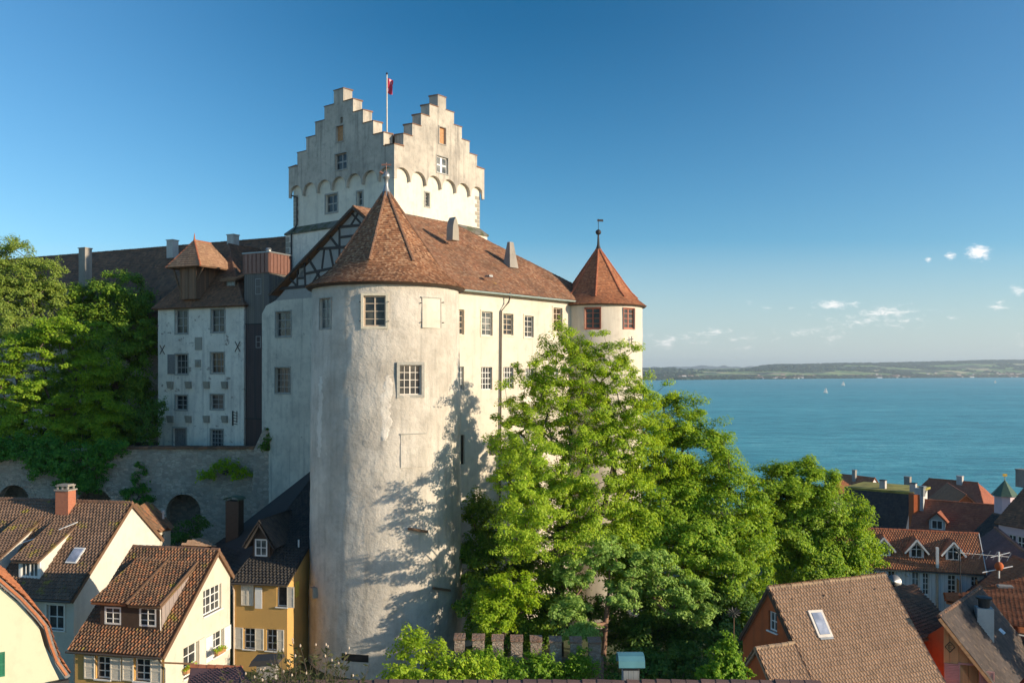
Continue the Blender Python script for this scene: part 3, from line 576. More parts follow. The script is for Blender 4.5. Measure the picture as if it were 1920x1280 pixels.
# ------------------------------------------------------------------ castle
d = V2(.667, .745).normalized(); UL = V2(.792, -.61).normalized(); NR = nrm(d)
def palace():
    c0 = Vector((-4.62, 65.77, 29.0)); base = Vector((-6, 74, 29)); r = thing('castle_palace', 'long cream castle wing with tiled roof and half-timbered gable behind the round tower', 'castle wing', base)
    # sunny long wall
    up = [(857, 580, 870, 627), (902.5, 584, 923, 629), (943, 588, 962, 628), (983, 592, 1000, 632), (1037, 577, 1054, 622)]
    lo = [(858, 687, 870, 731), (902.5, 688, 923, 730), (944, 688, 963, 728), (985, 690, 1001, 726), (1032, 690, 1047, 724)]
    th = [(864, 815, 871, 870), (917, 816, 934, 853)]
    ru = [pixrect(c0, d, *q) for q in up]; rl = [pixrect(c0, d, *q) for q in lo]; rt = [pixrect(c0, d, *q) for q in th]
    Lw = 19.6; ze = 56.3 - 29
    wall('wall', r, c0, d, [(-1.0, 0), (Lw, 0), (Lw, ze), (-1.0, ze)], ru + rl + rt, M['palace'])
    for i, q in enumerate(ru): win(r, c0, d, q, 2, 4, ['tanframe', 'paleframe', 'tanframe', 'paleframe', 'tanframe'][i], ['glass', 'glass_pale', 'glass', 'glass', 'glass_warm'][i], .12, .08, .05, 'creamframe', .13)
    for q in rl: win(r, c0, d, q, 4, 4, 'white', 'glass', .14, .05, .05)
    for q in rt: win(r, c0, d, q, 2, 4, 'darkwood', 'glass', .14, .06, .05)
    # shaded gable facade
    O = Vector((-22.62, 79.6, 29)); W_ = 22.75; N = nrm(UL)
    fr = [(517, 584, 546, 631), (516, 689, 544, 737), (585, 582, 592, 632), (586, 686, 593, 735)]; rr = [pixrect(O, UL, *q) for q in fr]
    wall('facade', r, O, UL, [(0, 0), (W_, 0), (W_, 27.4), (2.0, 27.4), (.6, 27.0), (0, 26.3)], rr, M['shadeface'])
    win(r, O, UL, rr[0], 2, 3, 'greyframe', 'glass', .2, .1, .07, 'stoneframe', .1); win(r, O, UL, rr[1], 4, 4, 'stoneframe', 'glass_warm', .2, .08, .05, 'stoneframe', .1)
    win(r, O, UL, rr[2], 2, 3, 'greyframe', 'glass', .2); win(r, O, UL, rr[3], 2, 3, 'greyframe', 'glass', .2)
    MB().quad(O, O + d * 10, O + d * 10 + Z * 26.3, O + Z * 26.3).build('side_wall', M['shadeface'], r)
    # gable
    A = Vector((-12.7, 72.0, 63.3)); G = O + UL * 2.0; 
    g = [(2.0, 27.4), (W_, 27.4), ((A - O).dot(UL), 63.3 - 29)]
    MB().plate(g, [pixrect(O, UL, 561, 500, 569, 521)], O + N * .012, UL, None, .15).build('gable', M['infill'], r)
    win(r, O, UL, pixrect(O, UL, 561, 500, 569, 521), 2, 3, 'white', 'glass', .1, .05, .04)
    tb = MB(); seg = [(523, 541.5, 592, 535, .26), (594, 467, 668, 462, .24), (634, 426, 690, 421, .22), (574, 513, 622, 503, .22), (637, 424, 637, 482, .22), (608.5, 467, 604, 504, .2), (619, 466, 626, 502, .2),
        (571, 493, 573, 536, .22), (558, 503, 558, 537, .2), (577, 482, 600, 520, .26), (617, 441, 636, 465, .22), (673, 398, 657, 425, .18), (659, 399, 679, 421, .18), (600, 508, 586, 532, .2), (542, 520, 557, 536, .2), (638, 445, 672, 441, .2), (558, 501, 572, 500, .2), (558, 522, 572, 521, .18)]
    for x0, y0, x1, y1, w in seg:
        a = onpl(x0, y0, O, N); b = onpl(x1, y1, O, N); tb.bar(a, b, w, random.uniform(.05, .075), N)
    tb.build('timber_frame', M['timber'], r)
    # roof
    e = .45; zr = 63.5; A0 = Vector((-12.7, 72.0, zr)) - d * .4; R1 = Vector((-5.4, 80.2, zr)); dl = -UL
    EA = Vector((c0.x, c0.y, 56.25)) + NR * e - d * .4; EB = Vector((c0.x, c0.y, 56.25)) + NR * e + d * (Lw + .3)
    ED = O.copy(); ED = O + UL * 1.6 - d * .4; ED.z = 56.95; EC = ED + d * (Lw + .9)
    roof_part(r, [[EA, EB, R1, A0], [EB, EC, R1], [EC, ED, A0, R1]], 'roof_palace', .19, .19, 3)
    MB().ridge(A0, R1, .13).ridge(R1, EB, .13).build('ridge_tiles', M['ridge_brown'], r)
    bb = MB(); bb.bar(ED - Z * .1, A0 - Z * .1, .2, .06, N); bb.bar(A0 - Z * .1, EA - Z * .1, .2, .06, N); bb.build('bargeboard', M['darkwood'], r)
    # gutter and pipe
    MB().tube([EA + NR * .08 - Z * .08 + d * 1.2, EB + NR * .08 - Z * .12], .085, 8).build('gutter', M['gutter'], r)
    p0 = onpl(956, 548, c0 + NR * .5, NR); p1 = onpl(954, 566, c0 + NR * .4, NR); p2 = onpl(940, 583, c0 + NR * .14, NR); p3 = onpl(937, 980, c0 + NR * .14, NR)
    MB().tube([p0, p0 - Z * .35, p1, p2, p3], .075, 8).build('downpipe', M['pipe'], r)
    q0 = EB + NR * .1 - Z * .1 - d * .35; MB().tube([q0, q0 - Z * .5, q0 - Z * 1.2 - d * .7 - NR * .4, q0 - Z * 6 - d * .7 - NR * .4], .08, 8).build('downpipe', M['gutter'], r)
    # chimneys on the roof plane: tapered stone chimney at the hip, pointed stone gablet by the keep
    cn = at(957, 494, 76.5); chimney(r, cn - Z * .4, 1.1, .9, 2.25, 'concrete', d, None, None, .31)
    g0 = at(856, 446, 73.4); mb = MB(); o2 = Vector((-d.y, d.x, 0))
    prof = [(0, 0), (.75, 0), (.7, 1.0), (.55, 1.6), (.36, 1.95), (.18, 1.65), (.05, 1.1)]
    mb.plate(prof, [], g0 - d * .45 - Z * .2, d, .75).build('stone_gablet', M['quoin'], r)
    v0 = at(921, 519, 69.6); MB().box(v0 - d * .2, d * .4, o2 * .5, Z * .15).build('roof_vent', M['lead'], r)
def U0(x, y): return Vector((x, y, 0))
palace()
M['oldrender'] = plaster('scraped_old_render', (.74, .70, .62), (.60, .54, .46), (.42, .37, .31), .6, .9, .08, 7, .2)
def round_tower():
    cx, cy = -9.0, 63.0; zb, zt = 29.0, 56.15; base = Vector((cx, cy, zb)); r = thing('round_tower', 'big cream round castle tower with pointed red tiled roof in the middle of the view', 'tower', base)
    rad = lambda z: 5.45 - .27 * (z - 30) / 26
    cvec = Vector((cx, cy, 0)); eye = Vector((0, 0, CZ))
    def hit(px, py):
        dr = Vector(((px - HX) / F, 1, (HY - py) / F)); t = 50.0
        for _ in range(30):
            z = CZ + dr.z * t; R0 = rad(z); a = dr.x ** 2 + 1; b = -2 * (dr.x * cx + cy); c = cx * cx + cy * cy - R0 * R0; t = (-b - math.sqrt(max(0, b * b - 4 * a * c))) / (2 * a)
        p = eye + dr * t; return math.atan2(p.y - cy, p.x - cx), p.z, p
    specs = [(681.5, 554, 723.5, 612), (600.5, 559, 621, 616), (749, 684, 790, 740), (640, 1226, 691, 1240)]
    holes = []
    for x0, y0, x1, y1 in specs:
        a0, _, _ = hit(x0, (y0 + y1) / 2); a1, _, _ = hit(x1, (y0 + y1) / 2); _, z1, _ = hit((x0 + x1) / 2, y0); _, z0, _ = hit((x0 + x1) / 2, y1); holes.append((a0, a1, z0, z1))
    th = list(np.linspace(-math.pi, math.pi, 241))[:-1]; zs = list(np.linspace(zb, zt, 70))
    for a0, a1, z0, z1 in holes:
        for L, vals, tol in ((th, (a0, a1), .013), (zs, (z0, z1), .19)):
            for v in vals:
                L[:] = [q for q in L if abs(q - v) > tol or any(abs(q - k) < 1e-9 for h in holes for k in h)]; L.append(v)
    th.sort(); zs.sort(); mb = MB(); n = len(th)
    def pt(a, z):
        q = Vector((math.cos(a) * 5, math.sin(a) * 5, z)); e = .05 * MN.noise(q * .55) + .035 * MN.noise(q * 1.7) + .028 * MN.noise(q * 3.3); R0 = rad(z) + e; return Vector((cx + R0 * math.cos(a), cy + R0 * math.sin(a), z))
    vs = [pt(a, z) for z in zs for a in th]; fs = []
    for j in range(len(zs) - 1):
        zm = (zs[j] + zs[j + 1]) / 2
        for i in range(n):
            i2 = (i + 1) % n; am = (th[i] + th[i2]) / 2
            if i2 and any(a0 < am < a1 and z0 < zm < z1 for a0, a1, z0, z1 in holes): continue
            fs.append([j * n + i, j * n + i2, (j + 1) * n + i2, (j + 1) * n + i])
    mb.add(vs, fs).build('wall', M['tower'], r, True)
    styles = [dict(nx=2, ny=4, fm='tanframe', pm='glass', sur='creamframe', sw=.16, center=1, fw=.1), dict(nx=2, ny=3, fm='greyframe', pm='glass_pale', sur='stoneframe', sw=.08), dict(nx=4, ny=4, fm='paleframe', pm='glass', sur='stoneframe', sw=.2, center=2)]
    for (a0, a1, z0, z1), st in zip(holes, styles):
        am = (a0 + a1) / 2; N = Vector((math.cos(am), math.sin(am), 0)); U = Vector((-N.y, N.x, 0)); R0 = rad((z0 + z1) / 2); w = 2 * R0 * math.sin((a1 - a0) / 2)
        O = Vector((cx, cy, z0)) + N * (R0 * math.cos((a1 - a0) / 2) + .03) - U * w / 2
        win(r, O, U, (0, 0, w, z1 - z0), recess=.14, **st)
        rv = MB()
        for p, q in ((Z * 0, Z * (z1 - z0)), (U * w, U * w + Z * (z1 - z0)), (Z * 0, U * w), (Z * (z1 - z0), U * w + Z * (z1 - z0))): rv.quad(O + p + N * .02, O + q + N * .02, O + q - N * .4, O + p - N * .4)
        rv.build('window_reveal', M['tower'], r)
    # dark slot at the foot, walled-up windows, beam ends
    def patch(x0, y0, x1, y1, depth, mat, nm, ins=0):
        am0, _, _ = hit(x0, (y0 + y1) / 2); am1, _, _ = hit(x1, (y0 + y1) / 2); _, z1, _ = hit((x0 + x1) / 2, y0); _, z0, _ = hit((x0 + x1) / 2, y1); m = MB(); K = 8
        for i in range(K):
            a, b = am0 + (am1 - am0) * i / K, am0 + (am1 - am0) * (i + 1) / K; q = lambda A, z, e: Vector((cx + (rad(z) + e) * math.cos(A), cy + (rad(z) + e) * math.sin(A), z))
            m.hexa([q(a, z0, -.2), q(b, z0, -.2), q(b, z0, depth), q(a, z0, depth), q(a, z1, -.2), q(b, z1, -.2), q(b, z1, depth), q(a, z1, depth)])
        return m.build(nm, M[mat], r)
    patch(640, 1226, 691, 1240, -.15, 'iron', 'foot_slot')
    patch(791, 559, 825, 615, .075, 'palace', 'walled_up_window'); patch(789, 557, 826, 559.3, .10, 'stoneframe', 'lintel'); patch(824.2, 560, 826, 615, .095, 'stoneframe', 'jamb')
    patch(751, 814, 797, 876, .07, 'tower', 'walled_up_window'); patch(750, 812, 798, 814, .10, 'stoneframe', 'lintel')
    for seed, rows in ((1, ((705, 599, 604), (725, 597, 606), (760, 596, 606), (800, 595, 605), (835, 593, 603), (862, 593, 600))), (2, ((703, 724, 732), (722, 716, 740), (745, 711, 739), (770, 712, 733), (795, 713, 736), (815, 712, 728), (828, 716, 722)))):     # scraped pale patches of older render
        m = MB(); rg = random.Random(seed); pr = []
        for (ya, l0, r0), (yb, l1, r1) in zip(rows, rows[1:]):
            for q in range(5): f = q / 5; pr.append((ya + (yb - ya) * f, l0 + (l1 - l0) * f + rg.uniform(-2, 2), r0 + (r1 - r0) * f + rg.uniform(-2.5, 2.5)))
        vs = []
        for y, l, rr in pr:
            for f in np.linspace(0, 1, 6): A_, z_, p_ = hit(l + (rr - l) * f, y); vs.append(pt(A_, z_) + Vector((math.cos(A_), math.sin(A_), 0)) * (.018 if 0 < f < 1 else -.02))
        m.add(vs, [[6 * j + i, 6 * j + i + 1, 6 * j + i + 7, 6 * j + i + 6] for j in range(len(pr) - 1) for i in range(5)]); m.build('pale_patch', M['oldrender'], r, True)
    for (x0, y0, x1, y1) in ((764, 990, 798, 995), (810, 1101, 838, 1105)):
        a, _, p = hit(x0, y0); b, _, q = hit(x1, y1); nn = (p + q) / 2 - Vector((cx, cy, 0)); nn.z = 0; nn.normalize(); MB().bar(p + nn * .05, q + nn * .22, .16, .16, nn).build('beam_end', M['brownwood'], r)
    a, _, p = hit(590, 1108); nn = Vector((math.cos(a), math.sin(a), 0)); MB().box(p - Z * .35 - nn * .2, nn * .55, Vector((-nn.y, nn.x, 0)) * .5, Z * .7).build('stone_corbel', M['quoin'], r)
    for (px, py) in ((676, 566), (676, 602), (728, 566), (728, 602), (788, 568), (789, 604), (829, 567), (829, 605)):
        a, _, p = hit(px, py); nn = Vector((math.cos(a), math.sin(a), 0)); MB().tube([p - nn * .1, p + nn * .16], .035, 6).build('hinge_pin', M['iron'], r)
    # roof: octagonal spire flaring to a round eave
    ap = 63.1; z0 = 55.95; rot = R(-99)
    def oct_(a):
        x = ((a - rot) % (math.pi / 4)) - math.pi / 8; return math.cos(math.pi / 8) / math.cos(x)
    def rf(a, t):
        base_r = 5.62 * (1 - t) ** 1.0 if False else None
        k = min(1, t / .16); lin = 5.02 * (1 - t) / (1 - 0.0) ; fl = .66 * max(0, 1 - t / .2) ** 1.6
        rr_ = 4.96 * (1 - (t - .0)) + fl; w = max(0, min(1, (t - .03) / .25)); return max(.05, rr_ * ((1 - w) + w * oct_(a)))
    zf = lambda t: z0 + (ap - z0) * t
    rm = MB(); cone_tiles(rm, (cx, cy), rf, zf, .16, .155, 11); N_ = 96
    dv = []
    for k in range(0, 41):
        for i in range(N_): a = 2 * math.pi * i / N_; q = rf(a, k / 40) - .03; dv.append((cx + q * math.cos(a), cy + q * math.sin(a), zf(k / 40) - .02))
    rm.add(dv, [[k * N_ + i, k * N_ + (i + 1) % N_, (k + 1) * N_ + (i + 1) % N_, (k + 1) * N_ + i] for k in range(40) for i in range(N_)]); ro = rm.build('roof', M['roof_tower'], r)
    MB().lathe((cx, cy, z0 - .16), [(5.05, 0), (5.5, .02), (5.6, .12), (5.0, .14)], 96).build('eave', M['darkwood'], r)
    hp = MB()
    for i in range(8):
        a = rot + i * math.pi / 4; pts = [Vector((cx + rf(a, t) * math.cos(a), cy + rf(a, t) * math.sin(a), zf(t) + .03)) for t in np.linspace(.22, .985, 12)]
        for p, q in zip(pts, pts[1:]): hp.ridge(p, q, .115, .3)
    hp.build('hip_tiles', M['ridge_brown'], r)
    t0 = Vector((cx, cy, ap - .5)); fi = MB(); fi.lathe(t0, [(.42, -.1), (.30, .25), (.16, .7), (.15, 1.2), (.26, 1.3), (.27, 1.55), (.15, 1.68), (.06, 1.8)], 16); fi.build('finial', M['lead'], r, True)
    mb = MB(); q = t0 + Z * 1.5; mb.tube([q, q + Z * .9], .02, 6); mb.tube([q, q + Vector((-.45, -.1, .22))], [.07, .1], 8); mb.bar(q + Z * .75 - U0(.35, 0), q + Z * .75 + U0(.35, 0), .12, .02, Vector((0, -1, 0))); mb.build('weather_vane', M['redcopper'], r)
round_tower()
def turret():
    cx, cy = 7.8, 79.5; zb, zt = 28.0, 56.05; R0 = 3.93; r = thing('corner_turret', 'slim round cream turret with pointed red roof at the right end of the castle', 'tower', (cx, cy, zb))
    wins = []
    def ang(px):
        dr = Vector(((px - HX) / F, 1, 0)); a = dr.x ** 2 + 1; b = -2 * (dr.x * cx + cy); c = cx * cx + cy * cy - R0 * R0; t = (-b - math.sqrt(max(0, b * b - 4 * a * c))) / (2 * a); return math.atan2(t - cy, dr.x * t - cx), t
    holes = []
    for x0, y0, x1, y1 in ((1097, 577, 1126, 616), (1169, 578, 1189, 616)):
        a0, t = ang(x0); a1, t2 = ang(x1); t = (t + t2) / 2; holes.append((a0, a1, CZ + (HY - y1) / F * t, CZ + (HY - y0) / F * t))
    th = sorted([q for q in np.linspace(-math.pi, math.pi, 97)[:-1] if all(abs(q - v) > .03 for h in holes for v in h[:2])] + [v for h in holes for v in h[:2]])
    zs = sorted([q for q in np.linspace(zb, zt, 40) if all(abs(q - v) > .3 for h in holes for v in h[2:])] + [v for h in holes for v in h[2:]]); n = len(th); zs = [z for i, z in enumerate(zs) if i == 0 or z - zs[i - 1] > 1e-4]
    pt = lambda a, z: Vector((cx + (R0 + .03 * MN.noise(Vector((a * 4, z, 1)))) * math.cos(a), cy + (R0 + .03 * MN.noise(Vector((a * 4, z, 1)))) * math.sin(a), z)); fs = []
    for j in range(len(zs) - 1):
        for i in range(n):
            i2 = (i + 1) % n; am = (th[i] + th[i2]) / 2; zm = (zs[j] + zs[j + 1]) / 2
            if i2 and any(h[0] < am < h[1] and h[2] < zm < h[3] for h in holes): continue
            fs.append([j * n + i, j * n + i2, (j + 1) * n + i2, (j + 1) * n + i])
    MB().add([pt(a, z) for z in zs for a in th], fs).build('wall', M['palace'], r, True)
    for a0, a1, z0, z1 in holes:
        am = (a0 + a1) / 2; N = Vector((math.cos(am), math.sin(am), 0)); U = Vector((-N.y, N.x, 0)); w = 2 * R0 * math.sin((a1 - a0) / 2); O = Vector((cx, cy, z0)) + N * (R0 * math.cos((a1 - a0) / 2) + .03) - U * w / 2
        win(r, O, U, (0, 0, w, z1 - z0), 2, 4, 'redframe', 'glass', .1, .1, .06, 'redframe', .06, center=1)
        rv = MB()
        for p, q in ((Z * 0, Z * (z1 - z0)), (U * w, U * w + Z * (z1 - z0)), (Z * 0, U * w), (Z * (z1 - z0), U * w + Z * (z1 - z0))): rv.quad(O + p + N * .02, O + q + N * .02, O + q - N * .4, O + p - N * .4)
        rv.build('window_reveal', M['palace'], r)
    p = at(1184, 640, 76.3); N = Vector((.5, -.85, 0)).normalized(); mb = MB(); mb.bar(p - Z * .45, p + Z * .45, .06, .05, N); mb.bar(p + Z * .2 - U0(.15, .08), p + Z * .2 + U0(.15, .08), .06, .052, N); mb.build('wall_anchor', M['iron'], r)
    z0, ap = 55.9, 61.3; rot = R(-100)
    oct_ = lambda a: math.cos(math.pi / 8) / math.cos(((a - rot) % (math.pi / 4)) - math.pi / 8)
    def rf(a, t):
        w = max(0, min(1, (t - .02) / .2)); return max(.04, (3.75 * (1 - t) + .55 * max(0, 1 - t / .25) ** 1.5) * ((1 - w) + w * oct_(a)))
    zf = lambda t: z0 + (ap - z0) * t; rm = MB(); cone_tiles(rm, (cx, cy), rf, zf, .17, .17, 21); N_ = 64; dv = []
    for k in range(31):
        for i in range(N_): a = 2 * math.pi * i / N_; q = rf(a, k / 30) - .03; dv.append((cx + q * math.cos(a), cy + q * math.sin(a), zf(k / 30) - .02))
    rm.add(dv, [[k * N_ + i, k * N_ + (i + 1) % N_, (k + 1) * N_ + (i + 1) % N_, (k + 1) * N_ + i] for k in range(30) for i in range(N_)]); rm.build('roof', M['roof_turret'], r)
    MB().lathe((cx, cy, z0 - .12), [(3.8, 0), (4.2, .02), (4.26, .1), (3.8, .12)], 64).build('eave', M['darkwood'], r)
    hp = MB()
    for i in range(8):
        a = rot + i * math.pi / 4; pts = [Vector((cx + rf(a, t) * math.cos(a), cy + rf(a, t) * math.sin(a), zf(t) + .03)) for t in np.linspace(.12, .985, 10)]
        for p, q in zip(pts, pts[1:]): hp.ridge(p, q, .1, .3)
    hp.build('hip_tiles', M['ridge_red'], r)
    t = Vector((cx, cy, ap - .2)); fi = MB(); fi.lathe(t, [(.26, 0), (.12, .4), (.07, 1.3), (.07, 1.35)], 12); fi.lathe(t + Z * 1.3, [(.05, 0), (.2, .08), (.27, .25), (.2, .42), (.05, .5)], 14); fi.tube([t + Z * 1.7, t + Z * 2.75], .025, 6); fi.build('finial', M['iron'], r, True)
    q = t + Z * 2.62; mb = MB(); mb.bar(q - U0(.1, 0), q + U0(.45, .1), .2, .03, Vector((0, -1, 0))); mb.build('weather_vane', M['iron'], r)
turret()
def keep():
    K = Vector((-10.97, 82.0, 0)); Ur = V2(.616, .788).normalized(); Ul = V2(.788, -.616).normalized(); Wr, Wl = 12.35, 14.8; Nl = nrm(Ul); Nr = nrm(Ur)
    cen = K + Ur * Wr / 2 - Ul * Wl / 2; r = thing('castle_keep', 'tall square castle keep with stepped gables rising behind the round tower', 'tower', cen + Z * 42)
    px = lambda x: 500 + .34377 * x; py = lambda y: 120 + .34377 * y
    # shaft
    s0 = 67.4; Ol = K - Ul * Wl
    def rects(O, U, lst): return [pixrect(O, U, px(a), py(b), px(c), py(e)) for a, b, c, e in lst]
    O1 = Ol + Z * 64.7; ll = rects(O1, Ul, [(323, 712, 385, 808), (494, 697, 523, 772)]); wall('wall', r, O1, Ul, [(0, 0), (Wl, 0), (Wl, 5), (0, 5)], ll, M['keep'], .3)
    O2 = K + Z * 64.7; lr = rects(O2, Ur, [(863, 703, 886, 776)]); wall('wall', r, O2, Ur, [(0, 0), (Wr, 0), (Wr, 5), (0, 5)], lr, M['keep'], .3)
    win(r, O1, Ul, ll[0], 2, 2, 'stoneframe', 'glass', .18, .1, .12, 'stoneframe', .16); win(r, O1, Ul, ll[1], 1, 2, 'stoneframe', 'glass', .18, .1, .08, 'stoneframe', .16); win(r, O2, Ur, lr[0], 2, 4, 'greyframe', 'glass', .18, .06, .05, 'stoneframe', .14)
    B1 = K + Ur * Wr; B2 = Ol + Ur * Wr; mb = MB(); mb.quad(B1 + Z * 43, B2 + Z * 43, B2 + Z * 71, B1 + Z * 71); mb.quad(Ol + Z * 43, B2 + Z * 43, B2 + Z * 71, Ol + Z * 71); mb.build('rear_wall', M['keep'], r)
    # base storey, wider, with a sloping mossy ledge
    e = .55; zb = 43; zt = 64.2; cs = [K + Ul * e - Ur * e, K + Ul * e + Ur * (Wr + e), B2 - Ul * e + Ur * e, Ol - Ul * e - Ur * e]; ins = [K, B1, B2, Ol]
    mb = MB(); mb.add([c + Z * zb for c in cs] + [c + Z * zt for c in cs], [[0, 1, 5, 4], [1, 2, 6, 5], [2, 3, 7, 6], [3, 0, 4, 7]]); mb.build('base', M['whitehouse'], r)
    mb = MB(); o2 = [K + (Ul - Ur) * (e + .12), K + Ul * (e + .12) + Ur * (Wr + e + .12), B2 + (Ur - Ul) * (e + .12), Ol - (Ul + Ur) * (e + .12)]
    mb.add([c + Z * (zt - .05) for c in o2] + [c + Z * (zt + .12) for c in o2] + [c + Z * 65.0 for c in ins], [[i, (i + 1) % 4, 4 + (i + 1) % 4, 4 + i] for i in range(4)] + [[4 + i, 4 + (i + 1) % 4, 8 + (i + 1) % 4, 8 + i] for i in range(4)] + [[0, 1, 2, 3]])
    m, nt, b = mat_new('mossy_ledge'); nt.links.new(ramp(nt, noise(nt, 1.2, 6), [(.4, (.16, .15, .13)), (.6, (.06, .07, .025)), (.75, (.22, .2, .17))]), b.inputs['Base Color']); b.inputs['Roughness'].default_value = .95
    mb.build('ledge', m, r)
    # projecting stepped gables over arched corbel tables
    def gable(O, U, Wd, narch, ztop, holes, nm, z0):
        pr = .34; N = nrm(U); A = O - U * (pr - z0) + N * (pr + z0); w = Wd + 2 * pr - 2 * z0; A = Vector((A.x, A.y, 0)); zsh = 71.14; seg = w / 11; dz = (ztop - zsh) / 5; out = []
        aw = w / narch; zs = 68.26
        for i in range(narch):
            x0 = i * aw; h = aw * .5
            out += [(x0 + .06, zs - .25), (x0 + .1, zs)] + [(x0 + h - (h - .1) * math.cos(t), zs + (h - .1) * .92 * math.sin(t)) for t in np.linspace(.25, math.pi - .25, 9)] + [(x0 + aw - .1, zs), (x0 + aw - .06, zs - .25)]
        out = [(0, zs - .25)] + out + [(w, zs - .25)]
        up = [(w, zsh)]
        for i in range(1, 6): up += [(w - seg * i, zsh + dz * (i - 1)), (w - seg * i, zsh + dz * i)]
        for i in range(5, 0, -1): up += [(seg * i, zsh + dz * i), (seg * i, zsh + dz * (i - 1))]
        up += [(0, zsh)]; hs = [pixrect(A, U, px(a), py(b), px(c), py(e)) for a, b, c, e in holes]
        zc = zs + aw * .5 + .02; MB().plate(out + [(w, zc), (0, zc)], [], A, U, pr + .02).build('arched_corbel_table', M['keeptop'], r)
        MB().plate([(0, zc), (w, zc)] + up, hs, A, U, 1.15).build('stepped_gable', M['keeptop'], r)
        for i in range(6):
            for sgn in (0, 1):
                if i == 5 and sgn: continue
                x0 = seg * i if not sgn else w - seg * (i + 1); ww = seg
                cp = MB(); q = A + U * (x0 - .05) + Z * (zsh + dz * i + .003) + N * .06; cp.hexa([q, q + U * (ww + .1), q + U * (ww + .1) - N * 1.3, q - N * 1.3] + [v + Z * k for v, k in ((q, .07), (q + U * (ww + .1), .07), (q + U * (ww + .1) - N * 1.3, .16), (q - N * 1.3, .16))]); cp.build('coping', M['ridge_brown'], r)
        return A, hs
    A, hs = gable(Ol, Ul, Wl, 7, 77.7, [(381, 338, 419, 423), (402, 290, 415, 322), (374, 488, 438, 575)], 'left', 0)
    def board(A, U, h, mat, lab): N = nrm(U); x, z, w, hh = h; o = MB().box(A + U * x + Z * z - N * .2, U * w, -N * .05, Z * hh).build('hatch', M[mat], r); f = MB(); f.box(A + U * (x - .1) + Z * z, U * .1, N * .06, Z * hh); f.box(A + U * (x + w) + Z * z, U * .1, N * .06, Z * hh); f.box(A + U * (x - .1) + Z * (z + hh), U * (w + .2), N * .063, Z * .1); f.box(A + U * (x - .1) + Z * (z - .1), U * (w + .2), N * .063, Z * .1); f.build('hatch_frame', M['stoneframe'], o)
    board(A, Ul, hs[0], 'orangewood', 1); MB().box(A + Ul * hs[1][0] + Z * hs[1][1] - Nl * .5, Ul * hs[1][2], -Nl * .05, Z * hs[1][3]).build('slot', M['iron'], r); win(r, A, Ul, hs[2], 2, 2, 'greyframe', 'glass', .2, .08, .16, 'stoneframe', .12)
    A, hs = gable(K, Ur, Wr, 6, 77.15, [(941, 347, 976, 437), (927, 507, 988, 597)], 'right', .004)
    board(A, Ur, hs[0], 'orangewood', 1); win(r, A, Ur, hs[1], 2, 2, 'white', 'glass_pale', .15, .1, .14, 'stoneframe', .1, center=1)
    # rear gables
    gable(B1, -Ul, Wl, 7, 77.7, [], 'r', 0); gable(B2, -Ur, Wr, 6, 77.15, [], 'r', .004)
    pk = cen + Z * 74.8; c4 = [K, B1, B2, Ol]; polys = [[c4[i] + Z * 71.0, c4[(i + 1) % 4] + Z * 71.0, pk] for i in range(4)]; roof_part(r, polys, 'roof_dark', .25, .25, 31)
    for base_, U, N, sg in ((Ol, Ul, Nl, 1), (K + Ur * Wr, -Ur, Nr, 1)):
        z = 65.1; i = 0; q = MB()
        while z < 68.1: w = .75 if i % 2 else .45; q.box(base_ + U * .01 + N * .02 + Z * z, U * w, -N * .1, Z * .36); z += .4; i += 1
        q.build('quoins', M['quoin'], r)
    z = 50.0; i = 0; cB = cs[3]; q = MB()
    while z < 63.9: q.box(cB + Ul * .01 + Nl * .025 + Z * z, Ul * (.95 if i % 2 else .6), -Nl * .1, Z * .5); z += .56; i += 1
    q.build('quoins', M['quoin'], r)
    a = Ol + Ul * .75 + Nl * .14; MB().tube([a + Nl * .3 - Ul * .5 + Z * 68.2, a + Z * 68.0, a + Z * 65.2, cs[3] + Ul * 1.1 + Nl * .15 + Z * 64.1, cs[3] + Ul * 1.1 + Nl * .15 + Z * 52], .08, 8).build('downpipe', M['iron'], r)
    f = thing('flagpole', 'white flagpole with a ragged red flag on top of the keep', 'flagpole', pk + Z * -.1); MB().tube([pk - Z * .2, pk + Z * 6.1], [.085, .055], 10).build('pole', M['paleframe'], f); MB().lathe(pk + Z * 6.1, [(.05, 0), (.12, .08), (.08, .2), (.02, .24)], 10).build('pole_cap', M['iron'], f)
    fm = MB(); vs = []
    for j in range(11):
        for i in range(9):
            x = i / 8; y = j / 10; vs.append(pk + Vector((.07 + x * .62 - .12 * y * x, -.22 * math.sin(x * 7 + y * 2) * x, 5.75 - y * 1.55 - x * .25 - .18 * x * math.sin(y * 9))))
    fm.add(vs, [[j * 9 + i, j * 9 + i + 1, (j + 1) * 9 + i + 1, (j + 1) * 9 + i] for j in range(10) for i in range(8) if (i, j) not in ((7, 9), (7, 4), (6, 9))])
    m, nt, b = mat_new('red_flag_cloth'); nt.links.new(ramp(nt, noise(nt, 1.5, 2), [(.5, (.62, .03, .07)), (.63, (.7, .35, .42)), (.68, (.20, .10, .35))], 'CONSTANT'), b.inputs['Base Color']); fm.build('flag', m, f, True)
keep()
